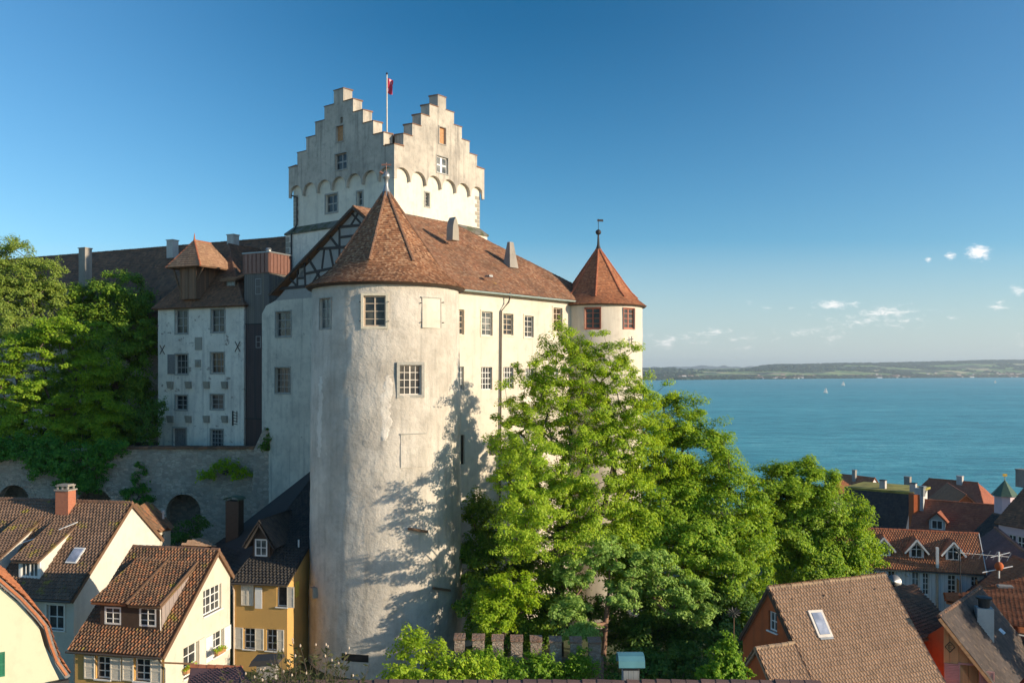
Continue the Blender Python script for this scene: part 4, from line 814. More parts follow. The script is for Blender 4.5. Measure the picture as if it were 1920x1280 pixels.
# ------------------------------------------------------------------ left part of the castle
UW = V2(.906, -.423).normalized(); DW = V2(.423, .906).normalized(); NW = nrm(UW)
def white_hall():
    O = Vector((-35.68, 88.7, 42.0)); W_ = 11.12; r = thing('castle_house', 'weathered white four-storey castle house with a wooden hoist dormer in its roof', 'house', O + UW * 5.5 + DW * 4)
    wn_ = [(329, 581, 352, 625), (396, 580, 421, 622.5), (329, 664, 352, 701), (395.5, 661, 420, 699), (329, 741, 351, 768), (395, 739.5, 419, 767)]
    dr = (325, 803, 349, 838); gr = (395, 805, 418, 838); rs = [pixrect(O, UW, *q) for q in wn_]; rd = pixrect(O, UW, *dr); rg = pixrect(O, UW, *gr)
    wall('wall', r, O, UW, [(0, -6), (W_, -6), (W_, 14.55), (0, 14.55)], rs + [rd, rg], M['whitehouse'], .3)
    for i, q in enumerate(rs): win(r, O, UW, q, 2 if i < 2 else [3, 3, 2, 2][i - 2], 3, 'greyframe', ['glass', 'glass', 'glass', 'glass_warm', 'glass', 'glass'][i], .2, .08, .06, 'stoneframe', .12, center=1 if i < 2 else None)
    x, z, w, h = rs[2]; MB().box(O + UW * (x - 1.0) + Z * z + NW * .03, UW * .95, NW * .05, Z * h).build('shutter', M['greywood'], r)
    win(r, O, UW, rg, 4, 4, 'greyframe', 'glass', .15, .1, .07, 'stoneframe', .12)
    x, z, w, h = rd; do = MB(); B = O + UW * x + Z * z - NW * .2
    do.box(B, UW * w, -NW * .06, Z * h)
    for k in range(5): do.bar(B + UW * (w * .1 + k * w * .2) + Z * .1, B + UW * (w * .1 + k * w * .2) + Z * (h - .1), .03, .03, NW)
    do.bar(B + UW * .1 + Z * h * .5, B + UW * w * .5 + Z * h * .8, .08, .04, NW); do.bar(B + UW * (w - .1) + Z * h * .5, B + UW * w * .5 + Z * h * .8, .08, .041, NW)
    d_ = do.build('door', M['greywood'], r); f = MB(); G = O + UW * x + Z * z; f.box(G - UW * .16, UW * .16, NW * .06, Z * h); f.box(G + UW * w, UW * .16, NW * .06, Z * h); f.box(G - UW * .16 + Z * h, UW * (w + .32), NW * .063, Z * .16); f.build('door_frame', M['stoneframe'], d_)
    for y0 in (715, 779):
        for x0 in (316, 350, 384, 418):
            x, z, w, h = pixrect(O, UW, x0, y0, x0 + 9.5, y0 + 13); G = O + UW * x + Z * z; MB().hexa([G - NW * .05, G + UW * w - NW * .05, G + UW * w + NW * .16, G + NW * .16, G + Z * h - NW * .05, G + UW * w + Z * h - NW * .05, G + UW * w + Z * h + NW * .32, G + Z * h + NW * .32]).build('stone_corbel', M['quoin'], r)
    x, z, w, h = pixrect(O, UW, 366, 632, 379, 656); MB().box(O + UW * x + Z * z, UW * w, NW * .06, Z * h).build('stone_plaque', M['quoin'], r)
    x, z, w, h = pixrect(O, UW, 366, 674, 377, 688); e = MB(); G = O + UW * (x + w / 2) + Z * (z + h / 2); e.box(G - UW * w / 2 - Z * h / 2, UW * w, NW * .06, Z * h); e.tube([G + NW * .05, G + NW * .14], [w * .42, w * .3], 10); e.bar(G + NW * .14 - UW * .15 - Z * .2, G + NW * .14 + UW * .15 + Z * .2, .1, .04, NW); e.build('coat_of_arms', M['quoin'], r)
    for x0, y0, x1, y1 in ((300, 647, 309, 664), (441, 640, 450.5, 659)):
        m = MB(); a, b = onpl(x0, y0, O, NW), onpl(x1, y1, O, NW); c, d_ = onpl(x1, y0, O, NW), onpl(x0, y1, O, NW); m.bar(a, b, .065, .05, NW); m.bar(c, d_, .065, .053, NW); m.build('wall_anchor', M['rustiron'], r)
    a = onpl(437, 770, O, NW); m = MB(); m.bar(a, a - Z * 1.4, .1, .1, NW)
    for k in range(5): m.bar(a - Z * (.1 + k * .28), a - Z * (.2 + k * .27) + UW * .55, .05, .06, NW); 
    m.bar(a + UW * .5, a + UW * .5 - Z * 1.1, .05, .06, NW); m.build('iron_bracket', M['iron'], r)
    MB().quad(O + UW * W_ - Z * 6, O + UW * W_ + DW * 9 - Z * 6, O + UW * W_ + DW * 9 + Z * 14.5, O + UW * W_ + Z * 14.5).quad(O - Z * 6, O + DW * 9 - Z * 6, O + DW * 9 + Z * 14.5, O + Z * 14.5).build('side_wall', M['whitehouse'], r)
    # steep hipped roof
    ze = 56.35; E0 = Vector((O.x, O.y, ze)) - UW * .45 + NW * .4; E1 = Vector((O.x, O.y, ze)) + UW * (W_ + .35) + NW * .4; P = at(428, 459, 91.5); P2 = P + DW * 6
    roof_part(r, [[E0, E1, P], [E1, E1 + DW * 9, P2, P], [E0, P, P2, E0 + DW * 9]], 'roof_dark', .22, .22, 41)
    MB().ridge(E1, P, .12).ridge(E0, P, .12).ridge(P, P2, .12).build('ridge_tiles', M['ridge_brown'], r)
    # hoist dormer
    x, z, w, h = pixrect(O, UW, 341, 500, 372.5, 561); B = O + UW * x + Z * z + NW * .25; dp = 3.4; ho = MB().box(B, UW * w, DW * dp, Z * h).build('hoist_dormer', M['hoistwood'], r)
    fr = MB(); fr.bar(B + UW * .1 - Z * 0, B + UW * .1 + Z * h, .18, .06, NW); fr.bar(B + UW * (w - .1), B + UW * (w - .1) + Z * h, .18, .06, NW); fr.bar(B + UW * w * .5, B + UW * w * .5 + Z * h, .06, .04, NW); fr.bar(B + Z * h * .3 - UW * .1, B + Z * (h + .1) - UW * 1.0, .14, .12, DW); fr.bar(B + UW * w + Z * h * .55 + UW * .05, B + UW * (w + .95) + Z * (h + .15), .14, .12, DW); fr.build('strut', M['brownwood'], ho)
    zr = B.z + h - .1; ov = 1.15; c = [B - UW * ov + NW * ov * .6, B + UW * (w + ov) + NW * ov * .6, B + UW * (w + ov) + DW * (dp + .6), B - UW * ov + DW * (dp + .6)]; c = [Vector((q.x, q.y, zr)) for q in c]; A = (c[0] + c[1]) / 2 + DW * 1.5; A.z = zr + 2.75; A2 = A + DW * 2.2
    roof_part(ho, [[c[0], c[1], A], [c[1], c[2], A2, A], [c[3], c[0], A, A2]], 'roof_hoist', .24, .26, 43, name='hoist_roof')
    MB().ridge(c[0], A, .1).ridge(c[1], A, .1).ridge(A, A2, .1).tube([A - Z * .1, A + Z * .75], [.13, .02], 8).build('hoist_ridge', M['ridge_red'], ho)
    # little dormer right of the hoist
    x, z, w, h = pixrect(O, UW, 408, 524, 423, 540); q = O + UW * x + Z * z + DW * 1.3; MB().box(q - UW * .15, UW * (w + .3), DW * 2, Z * (h + .1)).build('dormer', M['darkwood'], r)
    win(r, q, UW, (0, .05, w, h), 2, 1, 'greyframe', 'glass_pale', -.08, .08, .06)
    roof_part(r, [[q - UW * .5 + NW * .5 + Z * (h + .05), q + UW * (w + .5) + NW * .5 + Z * (h + .05), q + UW * (w + .5) + DW * 3 + Z * (h + 1.2), q - UW * .5 + DW * 3 + Z * (h + 1.2)]], 'roof_hoist', .22, .22, 44, name='dormer_roof')
M['hoistwood'] = boards('hoist_boards', [(.20, .12, .075), (.28, .15, .085), (.15, .10, .07)], 3.2, (.906 + .423, -.423 + .906, 0))
M['rustiron'] = plain('rusted_iron', (.07, .055, .05), .8)
white_hall()
def long_roof():
    e1 = Vector((-24.6, 96, 64.7)) + UW * 6; e0 = Vector((-24.6, 96, 64.7)) - UW * 62; r = thing('castle_range', 'long dark tiled castle range running left behind the white house', 'castle wing', (e0 + e1) / 2 - Z * 22)
    N8 = NW * 8.0; lo0, lo1 = e0 + N8 - Z * 9.3, e1 + N8 - Z * 9.3; bk0, bk1 = e0 - N8 - Z * 9.3, e1 - N8 - Z * 9.3
    roof_part(r, [[lo0, lo1, e1, e0], [bk1, bk0, e0, e1]], 'roof_dark', .3, .3, 51); MB().ridge(e0, e1, .15, .45).build('ridge_tiles', M['ridge_brown'], r)
    mb = MB(); i_ = -NW * .5
    for a, b in ((lo0 + i_, lo1 + i_), (bk0 - i_, bk1 - i_)): mb.quad(Vector((a.x, a.y, 42)), Vector((b.x, b.y, 42)), b, a)
    mb.add([Vector((lo0.x, lo0.y, 42)), Vector((bk0.x, bk0.y, 42)), bk0, e0, lo0], [[0, 1, 2, 3, 4]]); mb.build('wall', M['stonewall'], r)
    for px, pt_, pb, Y, w, m in ((160, 465, 530, 97, 1.0, 'concrete'), (323.5, 450, 476, 100, .95, 'palechimney'), (437, 440, 474, 96.5, .95, 'palechimney')):
        t = at(px, pt_, Y); b = at(px, pb, Y); chimney(r, b - Z * .5, w, w * .9, t.z - b.z + .4, m, UW, 'slab')
    q = at(122, 558, 99); mb = MB(); mb.box(q - UW * .7, UW * 1.5, DW * 2.5, Z * 1.0); dm = mb.build('dormer', M['palechimney'], r); win(dm, q - UW * .7, UW, (.2, .15, 1.1, .7), 2, 1, 'greyframe', 'glass', -.02)
    roof_part(dm, [[q - UW * 1.0 + NW * .4 + Z * 1.0, q + UW * 1.1 + NW * .4 + Z * 1.0, q + UW * 1.1 + DW * 3 + Z * 2.6, q - UW * 1.0 + DW * 3 + Z * 2.6]], 'roof_dark', .25, .25, 52, name='dormer_roof')
long_roof()
def lift_shaft():
    C = Vector((-22.9, 83, 42)); wl_, wr_ = 3.0, 2.95; r = thing('lift_shaft', 'dark board-clad lift shaft with copper clad top between white house and gable', 'shaft', C - UW * 1.5 + DW * 1.5)
    def shell(z0, z1, m, nm, e=0.0):
        o = C - UW * (wl_ + e) + NW * e; return MB().box(Vector((o.x, o.y, z0)), UW * (wl_ + 2 * e), DW * (wr_ + 2 * e), Z * (z1 - z0)).build(nm, m, r)
    shell(36, 45.6, M['shaftred'], 'lower_cladding', .02); shell(45.6, 54.6, M['shaftwood'], 'middle_cladding', 0); shell(54.6, 59.4, M['shaftgrey'], 'upper_cladding', .012)
    for z in (45.6, 54.6): shell(z - .05, z + .05, M['iron'], 'flashing', .06)
    t = shell(59.4, 61.3, M['redcopper'], 'copper_top', .1); m = MB()
    for k in range(7): a = C - UW * (wl_ * k / 6) + NW * .1; m.box(Vector((a.x, a.y, 59.45)) - UW * .02, UW * .04, NW * .06, Z * 1.8)
    for k in range(7): a = C + UW * .1 + DW * (wr_ * k / 6); m.box(Vector((a.x, a.y, 59.45)), UW * .06, DW * .04, Z * 1.8)
    m.build('standing_seam', M['redcopper'], t); shell(61.3, 61.42, M['lead'], 'roof_edge', .17)
    for y0, y1, x0, x1 in ((522, 552, 479, 490), (630, 652, 480, 489)):
        x, z, w, h = pixrect(C, UW, x0, y0, x1, y1); win(r, C, UW, (x, z, w, h), 1, 2, 'greyframe', 'glass_pale', -.05, .06, .05)
    q = at(528, 478, 85) ; MB().lathe(Vector((C.x - .6, C.y + 2.0, 61.4)), [(.25, 0), (.25, .4), (.34, .42), (.2, .6)], 12).build('roof_vent', M['lead'], r)
ax = (.906 + .423, -.423 + .906, 0)
M['shaftgrey'] = boards('grey_shaft_boards', [(.13, .12, .11), (.17, .15, .13), (.20, .17, .13)], 4.2, ax); M['shaftwood'] = boards('dark_shaft_boards', [(.06, .05, .05), (.09, .06, .055), (.08, .065, .06)], 4.2, ax); M['shaftred'] = boards('red_brown_shaft_boards', [(.10, .06, .05), (.075, .05, .045), (.12, .07, .055)], 4.2, ax)
lift_shaft()
def terrace():
    mb = MB(); mb.add([(-140, 80.9, 42.6), (-22.0, 80.9, 42.6), (-20, 100, 42.6), (-20, 150, 42.6), (-140, 150, 42.6)], [[0, 1, 2, 3, 4]]); m = plain('terrace_earth', (.07, .075, .04), .95, 0, .4, .6)
    tag(mb.build('terrace', m), 'grassy castle terrace behind the arcaded wall', 'terrace', None, 'structure')
    O = Vector((-62, 80, 28)); U = Vector((1, 0, 0)); L = 62 - 21.4; r = thing('arcade_wall', 'old stone retaining wall with blind arches below the castle trees', 'wall', (-41, 80.5, 28)); hs = []; ar = MB(); N = Vector((0, -1, 0))
    for cx, ty, hw in ((26, 909, 29), (177, 916, 35), (344, 926, 32), (-110, 907, 30)):
        c = at(cx, ty, 80); x = c.x - O.x; w = hw / F * 80; zt = c.z - O.z; zs = zt - w
        hs.append([(x - w, 2)] + [(x - w * math.cos(t), zs + w * math.sin(t)) for t in np.linspace(0, math.pi, 15)] + [(x + w, 2)])
        for k in range(17):
            t0 = math.pi * k / 17; t1 = math.pi * (k + .92) / 17; q = lambda t, rr, dd: O + U * (x - rr * math.cos(t)) + Z * (zs + rr * math.sin(t)) + N * dd
            ro = w + .62 + random.uniform(-.06, .06); ar.hexa([q(t0, w, -.1), q(t1, w, -.1), q(t1, w, .06), q(t0, w, .06), q(t0, ro, -.1), q(t1, ro, -.1), q(t1, ro, .06), q(t0, ro, .06)])
    top = [(L, 15.05), (L * .55, 15.05), (L * .5, 14.9), (0, 14.7)]
    MB().plate([(0, 0), (L, 0)] + top, hs, O, U, .9).build('wall', M['stonewall'], r); ar.build('arch_stones', M['stonewall'], r)
    MB().quad(O + Vector((0, 3.5, 0)), O + Vector((L, 3.5, 0)), O + Vector((L, 3.5, 14)), O + Vector((0, 3.5, 14))).build('arch_back', M['stonewall'], r)
    cp = MB(); x = at(228, 840, 80).x
    n = 34
    for i in range(n):
        x0 = x + (-21.4 - x) * i / n; x1 = x + (-21.4 - x) * (i + .97) / n; cp.box(Vector((x0, 79.75, 43.05 + random.uniform(-.03, .03))), U * (x1 - x0), Vector((0, 1.3, 0)), Z * .22)
    cp.build('coping', M['roof_dark'], r)
    # buttress ramp to the castle wall
    b0 = at(478, 842, 79.3); b1 = at(497, 800, 79.3); b2 = at(516, 812, 79.3); b3 = at(524, 1010, 79.3); b4 = at(470, 1010, 79.3)
    pl = [((q - b4).dot(U), q.z - b4.z) for q in (b4, b3, b2, b1, b0)]; MB().plate(pl, [], b4 + N * .3, U, 2.5).build('buttress', M['stonewall'], r)
terrace()
# ------------------------------------------------------------------ village houses, left
HL = V2(-.98, .19).normalized(); HP = V2(.19, .98).normalized(); UH = -HL; NG = UH   # ridge runs along HL; gable faces +UH; front faces -HP
def gable_house(name, label, A, front, rear, length, zb, wmat, fmat, rmat, tw, te, seed, UHd=UH, HPd=HP, wing=None, pan=True, over=.3, gholes=(), fholes=(), group=None, ridgemat='ridge_brown', verge='brownwood', left=False):
    """A: right ridge end, front/rear: eave points in the right gable plane, length of ridge going left"""
    cb = A - UHd * length * .5; r = thing(name, label, 'house', (cb.x, cb.y, zb), group)
    Lr, Lf, Lb = A - UHd * length, front - UHd * length, rear - UHd * length
    roof_part(r, [[Lf, front, A, Lr], [rear, Lb, Lr, A]], rmat, tw, te, seed, pan)
    MB().ridge(Lr, A, .13, .4).build('ridge_tiles', M[ridgemat], r)
    mb = MB(); mb.bar(front - Z * .1 + UHd * .01, A - Z * .1 + UHd * .01, .2, .05, UHd); mb.bar(A - Z * .1 + UHd * .01, rear - Z * .1 + UHd * .01, .2, .05, UHd); mb.build('verge_board', M[verge], r)
    sd = (front - A); sd.z = 0; k = .35 / max(.1, sd.length); fw = front + (A - front) * k - Z * .12; sr = (rear - A); sr.z = 0; k2 = .2 / max(.1, sr.length); rw = rear + (A - rear) * k2 - Z * .12
    g = A - UHd * .12 - Z * .12; fi = fw - UHd * .12; ri = rw - UHd * .12; O = Vector((fi.x, fi.y, zb)); W_ = (ri - fi).dot(HPd)
    gh = [pixrect(O, HPd, *q) for q in gholes]
    wall('gable_wall', r, O, HPd, [(0, 0), (W_, 0), (W_, ri.z - zb), ((g - fi).dot(HPd), g.z - zb), (0, fi.z - zb)], gh, M[wmat])
    Of = O - UHd * (length - .24) ; fh = [pixrect(Of, UHd, *q) for q in fholes]
    wall('front_wall', r, Of, UHd, [(0, 0), (length - .24, 0), (length - .24, fi.z - zb), (0, fi.z - zb)], fh, M[fmat])
    O2 = O - UHd * (length - .24); m = MB(); m.add([O2, O2 + HPd * W_, O2 + HPd * W_ + Z * (ri.z - zb), O2 + HPd * (g - fi).dot(HPd) + Z * (g.z - zb), O2 + Z * (fi.z - zb)], [[0, 1, 2, 3, 4]]); m.quad(O2 + HPd * W_, O + HPd * W_, O + HPd * W_ + Z * (ri.z - zb), O2 + HPd * W_ + Z * (ri.z - zb)); m.build('rear_wall', M[wmat], r)
    return r, O, gh, Of, fh
def tube_part(r, name, pts, rad, mat): return MB().tube(pts, rad, 8).build(name, M[mat], r)
def shed_dormer(r, px0, px1, ytop, ybot, Y, up, UHd, HPd, rmat, seed, windows, cheek, wallm, run):
    """box dormer: front face px0..px1, roof running back along slope direction up (unit vector)"""
    a = at(px0, ybot, Y); b = onpl(px1, ybot, a, nrm(UHd)); h = (ybot - ytop) / F * Y; w = (b - a).dot(UHd); base = a
    dm = MB(); back = HPd * run; dm.plate([(0, 0), (w, 0), (w, h), (0, h)], [pixrect(a, UHd, *q) for q in windows], a, UHd, .12); f = dm.build('dormer', M[wallm], r)
    for q in windows: win(f, a, UHd, pixrect(a, UHd, *q), 2, 3, 'white', 'glass', .03, .09, .05)
    ck = MB()
    for s, dd in ((0, UHd * .1), (w - .1, UHd * .1)):
        p = a + UHd * s; ck.hexa([p + HPd * .12, p + dd + HPd * .12, p + dd + back + Z * h, p + back + Z * h, p + Z * h + HPd * .12, p + dd + Z * h + HPd * .12, p + dd + back + Z * (h + .01), p + back + Z * (h + .01)])
    ck.build('dormer_cheek', M[cheek], f); return f, a, b, w, h
def left_houses():
    # mossy brown house with white gable
    A = at(248, 943, 58); fr = onpl(134, 1126, A, NG); re = onpl(306, 1011, A, NG)
    r, O, gh, Of, fh = gable_house('village_house', 'pale house with long mossy brown roof, brick chimney and white gable below the arcade wall', A, fr, re, 16, 29, 'cream2', 'cream', 'roof_brown', .24, .26, 61, fholes=[(88, 1133, 120, 1180)])
    win(r, Of, UH, fh[0], 2, 2, 'white', 'glass', .12, .09, .06, 'cream_paint', .12, 'white')
    tube_part(r, 'gutter', [fr - UH * 16 - HP * .08 - Z * .06, fr - HP * .08 - Z * .06], .07, 'pipe')
    sl = (A - fr); up = (sl - UH * sl.dot(UH)).normalized(); nn = UH.cross(up).normalized(); nn = nn if nn.z > 0 else -nn
    def onroof(px, py): return onpl2(px, py, A, nn)
    c = onroof(123, 957); b = c - Z * .4; ch = chimney(r, b, .95, .75, 1.75, 'brick', UH, 'stack', 'concrete')
    q = onroof(143, 1043); mb = MB(); 
    for (x0, x1, m) in ((-.38, .38, 'white'),): f = mb.box(q + UH * x0 - up * .6 + nn * .05, UH * .76, up * 1.2, nn * .1).build('roof_window', M['white'], r)
    MB().box(q - UH * .3 - up * .5 + nn * .152, UH * .6, up * 1.0, nn * .02).build('pane', M['skyglass'], f)
    for (x0, x1, y0, y1, Lp) in ((35, 76, 1048, 1086, (160, 982)), (-40, -2, 1046, 1086, (60, 972))):
        a = onroof(x0, y1); w = (onroof(x1, y1) - a).dot(UH); h = 1.28; a0 = a - HP * .0; dz = A.z - a.z
        run = (onroof(*Lp) - a).dot(HP); top = onroof(*Lp).z - a.z
        d_ = MB().plate([(0, 0), (w, 0), (w, h), (0, h)], [(.15, .2, w - .3, h - .34)], a0, UH, .1).build('dormer', M['white'], r); win(d_, a0, UH, (.15, .2, w - .3, h - .34), 4, 1, 'white', 'glass_pale', .03, .06, .05, center=2)
        for s in (0.0, w - .12):
            ck = MB(); p = a0 + UH * s; P0 = p + HP * .1; P1 = p + HP * run + Z * top; ck.add([P0, P1, P0 + Z * h, P0 + UH * .12, P1 + UH * .12, P0 + UH * .12 + Z * h], [[0, 1, 2], [3, 5, 4], [0, 3, 4, 1], [0, 2, 5, 3], [1, 4, 5, 2]])
            ck.build('dormer_cheek', M['cream2'], d_)
        e = a0 + Z * h - HP * .35 - UH * .25 - Z * .1; k = (top - h) / (run - .1); rl = a0 + Z * top + HP * run
        roof_part(d_, [[e, e + UH * (w + .35), rl + UH * (w + .1) + Z * .05, rl - UH * .25 + Z * .05]], 'roof_brown', .24, .26, 63, True, 'dormer_roof')
    mb = MB(); a = onroof(-6, 1042) + nn * .5; b = onroof(150, 985) + nn * .35; c2 = (a + b) / 2 - Z * .12; mb.tube([a, a.lerp(c2, .5) - Z * .05, c2, c2.lerp(b, .5) - Z * .03, b], .035, 5); tag(mb.build('cable', M['white']), 'thin white cable slung over the mossy brown roof', 'cable')
    # small tiled annex behind
    A2 = at(292, 944, 66); r2, O2, g2, _, _ = gable_house('annex', 'small house with rusty tiled roof peeping out behind the white gable', at(296, 947, 64), onpl(322, 992, at(296, 947, 64), V2(.19, -.98).normalized()), onpl(262, 960, at(296, 947, 64), V2(.19, -.98).normalized()), 4.0, 29, 'cream', 'cream', 'roof_rust', .3, .33, 66, V2(.19, -.98).normalized(), V2(-.98, -.19).normalized()) if False else (None,) * 5
    # rusty mossy house in front with two-window dormer
    A = at(410, 1031, 50); fr = onpl(305, 1231, A, NG); re = onpl(438, 1079, A, NG)
    gw = [(381, 1100, 415, 1147), (344, 1208, 371, 1265), (398, 1183, 418, 1228)]
    r, O, gh, Of, fh = gable_house('village_house', 'cream house with rusty mossy tiled roof and twin dormer in the left foreground', A, fr, re, 5.4, 29, 'cream', 'ochre', 'roof_rust', .2, .225, 71, gholes=gw, fholes=[(180, 1230, 207, 1272), (252, 1234, 282, 1276)])
    win(r, O, HP, gh[0], 4, 3, 'white', 'glass', .12, .07, .05, None, .1, 'white', center=2); win(r, O, HP, gh[1], 2, 3, 'white', 'glass', .12, .08, .05, None, .1, 'white', 'cream_paint', 'R', .7); win(r, O, HP, gh[2], 2, 3, 'white', 'glass', .12, .08, .05, None, .1, 'white', 'white', 'LR', .75)
    for q in fh: win(r, Of, UH, q, 2, 3, 'white', 'glass', .12, .08, .05, None, .1, 'white', 'cream_paint', 'LR', .62)
    tube_part(r, 'gutter', [fr - UH * 5.5 - HP * .08 - Z * .06, fr - HP * .08 - Z * .06], .06, 'pipe'); tube_part(r, 'downpipe', [fr - HP * .05 - UH * .3, fr - UH * .25 + HP * .35 - Z * .5, fr - UH * .25 + HP * .3 - Z * 6], .05, 'pipe')
    mb = MB(); mb.bar(fr - UH * .1 - Z * .3, fr + UH * 1.7 - Z * .25, .07, .07, HP); mb.bar(fr + UH * 1.7 - Z * .2, fr + UH * 1.75 - Z * 5, .07, .07, HP); tag(mb.build('post', M['orangewood']), 'thin wooden corner post and rail beside the cream gable', 'post')
    sl = (A - fr); up = (sl - UH * sl.dot(UH)).normalized(); nn = UH.cross(up).normalized(); nn = nn if nn.z > 0 else -nn
    a = onpl2(188, 1176, A, nn); b = onpl2(303, 1180, A, nn); w = (b - a).dot(UH); h = 1.32; top = onpl2(252, 1052, A, nn) - a; run = top.dot(HP); a = a + Z * .02
    hs = [pixrect(a, UH, 196, 1137, 227, 1170), pixrect(a, UH, 261, 1138, 293, 1174)]
    d_ = MB().plate([(0, 0), (w, 0), (w, h), (0, h)], hs, a, UH, .12).build('dormer', M['darkwood'], r)
    for q in hs: win(d_, a, UH, q, 2, 3, 'white', 'glass', -.02, .09, .045)
    for s in (0.0, w - .1):
        ck = MB(); p = a + UH * s; P0 = p + HP * .13; P1 = p + HP * run + Z * top.z; ck.add([P0, P1, P0 + Z * h, P0 + UH * .1, P1 + UH * .1, P0 + UH * .1 + Z * h], [[0, 1, 2], [3, 5, 4], [0, 3, 4, 1], [0, 2, 5, 3], [1, 4, 5, 2]])
        ck.build('dormer_cheek', M['cheekboards'], d_)
    e = a + Z * (h + .05) - HP * .3; rl = a + Z * top.z + HP * run + Z * .12; md = w * .49
    roof_part(d_, [[e - UH * .35, e + UH * (md - .08), rl + UH * (md - .08), rl - UH * .1], [e + UH * (md + .08) - Z * .06, e + UH * (w + .15) - Z * .06, rl + UH * (w + .1) - Z * .06, rl + UH * (md + .08) - Z * .06]], 'roof_rust', .2, .225, 75, True, 'dormer_roof')
    m = MB(); m.bar(e + UH * md - Z * .02, rl + UH * md - Z * .02, .1, .12, nn); m.bar(e + UH * (w + .15), rl + UH * (w + .1), .07, .12, nn); m.build('flashing', M['brownwood'], d_)
    tube_part(d_, 'dormer_pipe', [a + UH * (w - .4) + Z * (h - .05) - HP * .25, a + UH * (w + .1) + Z * (h - .15) - HP * .2, a + UH * (w + .12) + Z * .1 - HP * .2], .035, 'paleframe')
    # ochre house against the round tower
    A = at(541, 925, 73); Fc = at(540, 1094.5, 58.2); Fl = onpl(433, 1091, Fc, nrm(UH)); r = thing('village_house', 'ochre house with roof coloured dark for tower shade, squeezed between the rusty roof and the round tower', 'house', (-17, 62, 29))
    Wd = (Fc - Fl).dot(UH); Ofr = Vector((Fl.x, Fl.y, 29)) + HP * .3; ho = [(492, 1097, 504, 1137), (519, 1099, 538, 1137), (457, 1177, 478, 1216), (499, 1179, 519, 1219)]; hs = [pixrect(Ofr, UH, *q) for q in ho]
    wall('front_wall', r, Ofr, UH, [(0, 0), (Wd - .2, 0), (Wd - .2, Fc.z - 29), (0, Fc.z - 29)], hs[1:], M['ochre'])
    pf = 'white'
    win(r, Ofr, UH, hs[1], 1, 1, pf, 'glass', .15, .07, .05, None, .1, 'white', 'cream_paint', 'R', .5); win(r, Ofr, UH, hs[2], 2, 3, pf, 'glass', .12, .07, .05, None, .1, 'white', 'cream_paint', 'LR', .62); win(r, Ofr, UH, hs[3], 2, 3, pf, 'glass_warm', .12, .07, .05, None, .1, 'white', 'cream_paint', 'R', .5)
    x, z, w, h = pixrect(Ofr, UH, 453, 1096, 476, 1134); shutter(r, Ofr, UH, x, z, w / 2 - .01, h, 'cream_paint'); shutter(r, Ofr, UH, x + w / 2 + .01, z, w / 2 - .01, h, 'cream_paint')
    x, z, w, h = pixrect(Ofr, UH, 480, 1100, 493, 1139); sg = MB().box(Ofr + UH * x + Z * z - HP * .12, UH * w, -HP * .04, Z * h).build('white_panel', M['white'], r)
    Cr = Ofr + UH * (Wd - .2); dpt = 17
    zr = 43.2; sd = MB(); rd_ = V2(.19, .98).normalized(); sd.add([Cr, Cr + rd_ * dpt, Cr + rd_ * dpt + Z * (zr - 29), Cr + rd_ * 13 + Z * (zr - 29.2), Cr + Z * (Fc.z - 29.05)], [[0, 1, 2, 3, 4]]); sd.build('side_wall', M['ochre'], r)
    x0, z0, w0, h0 = pixrect(Cr, rd_, 553, 1090, 560, 1118); MB().box(Cr + rd_ * x0 + Z * z0, rd_ * w0, UH * .04, Z * h0).build('yellow_panel', plain('yellow_panel_paint', (.6, .5, .08), .6), r)
    Rr = Fc + rd_ * 13.2; Rr.z = zr; Rl = Rr - UH * 2.6; Lb = Fl + rd_ * 11; Lb.z = zr - 3.6; Lm = onpl(395, 1012, Fl, -UH) if False else at(398, 1012, 63.5)
    roof_part(r, [[Fl, Fc, Rr, Rl]], 'roof_black', .26, .28, 81, True)  # dark tile colour here stands for the round tower's shadow
    mb = MB(); tiles(mb, [Fl, Rl, at(392, 1030, 66), at(398, 1058, 60.5)], .26, .28, .035, 83, True); mb.build('side_roof', M['roof_black'], r)
    MB().ridge(Rl, Rr, .12, .4).build('ridge_tiles', M['iron'], r); tube_part(r, 'gutter', [Fl - HP * .06 - Z * .08, Fc - HP * .06 - Z * .08], .07, 'pipe'); a = Fl + UH * .1 - HP * .0; tube_part(r, 'downpipe', [a - Z * .1, a + HP * .2 - Z * .6, a + HP * .2 - Z * 9], .06, 'tanframe')
    nn = (Fc - Fl).cross(Rr - Fl).normalized(); nn = nn if nn.z > 0 else -nn; upn = nn.cross(UH).normalized(); upn = upn if upn.z > 0 else -upn
    # gabled dormer
    a = onpl2(474, 1045, Fl, nn); b = onpl2(507, 1045, Fl, nn); w = (b - a).dot(UH); hh = 1.2; rd2 = 1.15; x, z, ww, h2 = pixrect(a, UH, 475, 1009, 502, 1042)
    pts = [(0, 0), (w, 0), (w, hh), (w / 2, hh + rd2), (0, hh)]; dm = MB().plate(pts, [(w * .12, .12, w * .72, 1.2)], a, UH, .12).build('dormer', M['darkwood'], r); win(dm, a, UH, (w * .12, .12, w * .72, 1.2), 2, 2, 'white', 'glass_pale', -.03, .1, .05)
    bk = HP * 4.2
    for s in (0, w): MB().add([a + UH * s, a + UH * s + bk, a + UH * s + bk + Z * hh, a + UH * s + Z * hh], [[0, 1, 2, 3]]).build('dormer_cheek', M['darkwood'], dm)
    ap_ = a + UH * w / 2 + Z * (hh + rd2 + .12) - HP * .4; el = a - UH * .5 + Z * (hh - .45) - HP * .4; er = a + UH * (w + .5) + Z * (hh - .45) - HP * .4
    roof_part(dm, [[er, er + HP * 4.2, ap_ + HP * 5.2, ap_], [el + HP * 4.2, el, ap_, ap_ + HP * 5.2]], 'roof_black', .26, .28, 85, True, 'dormer_roof')
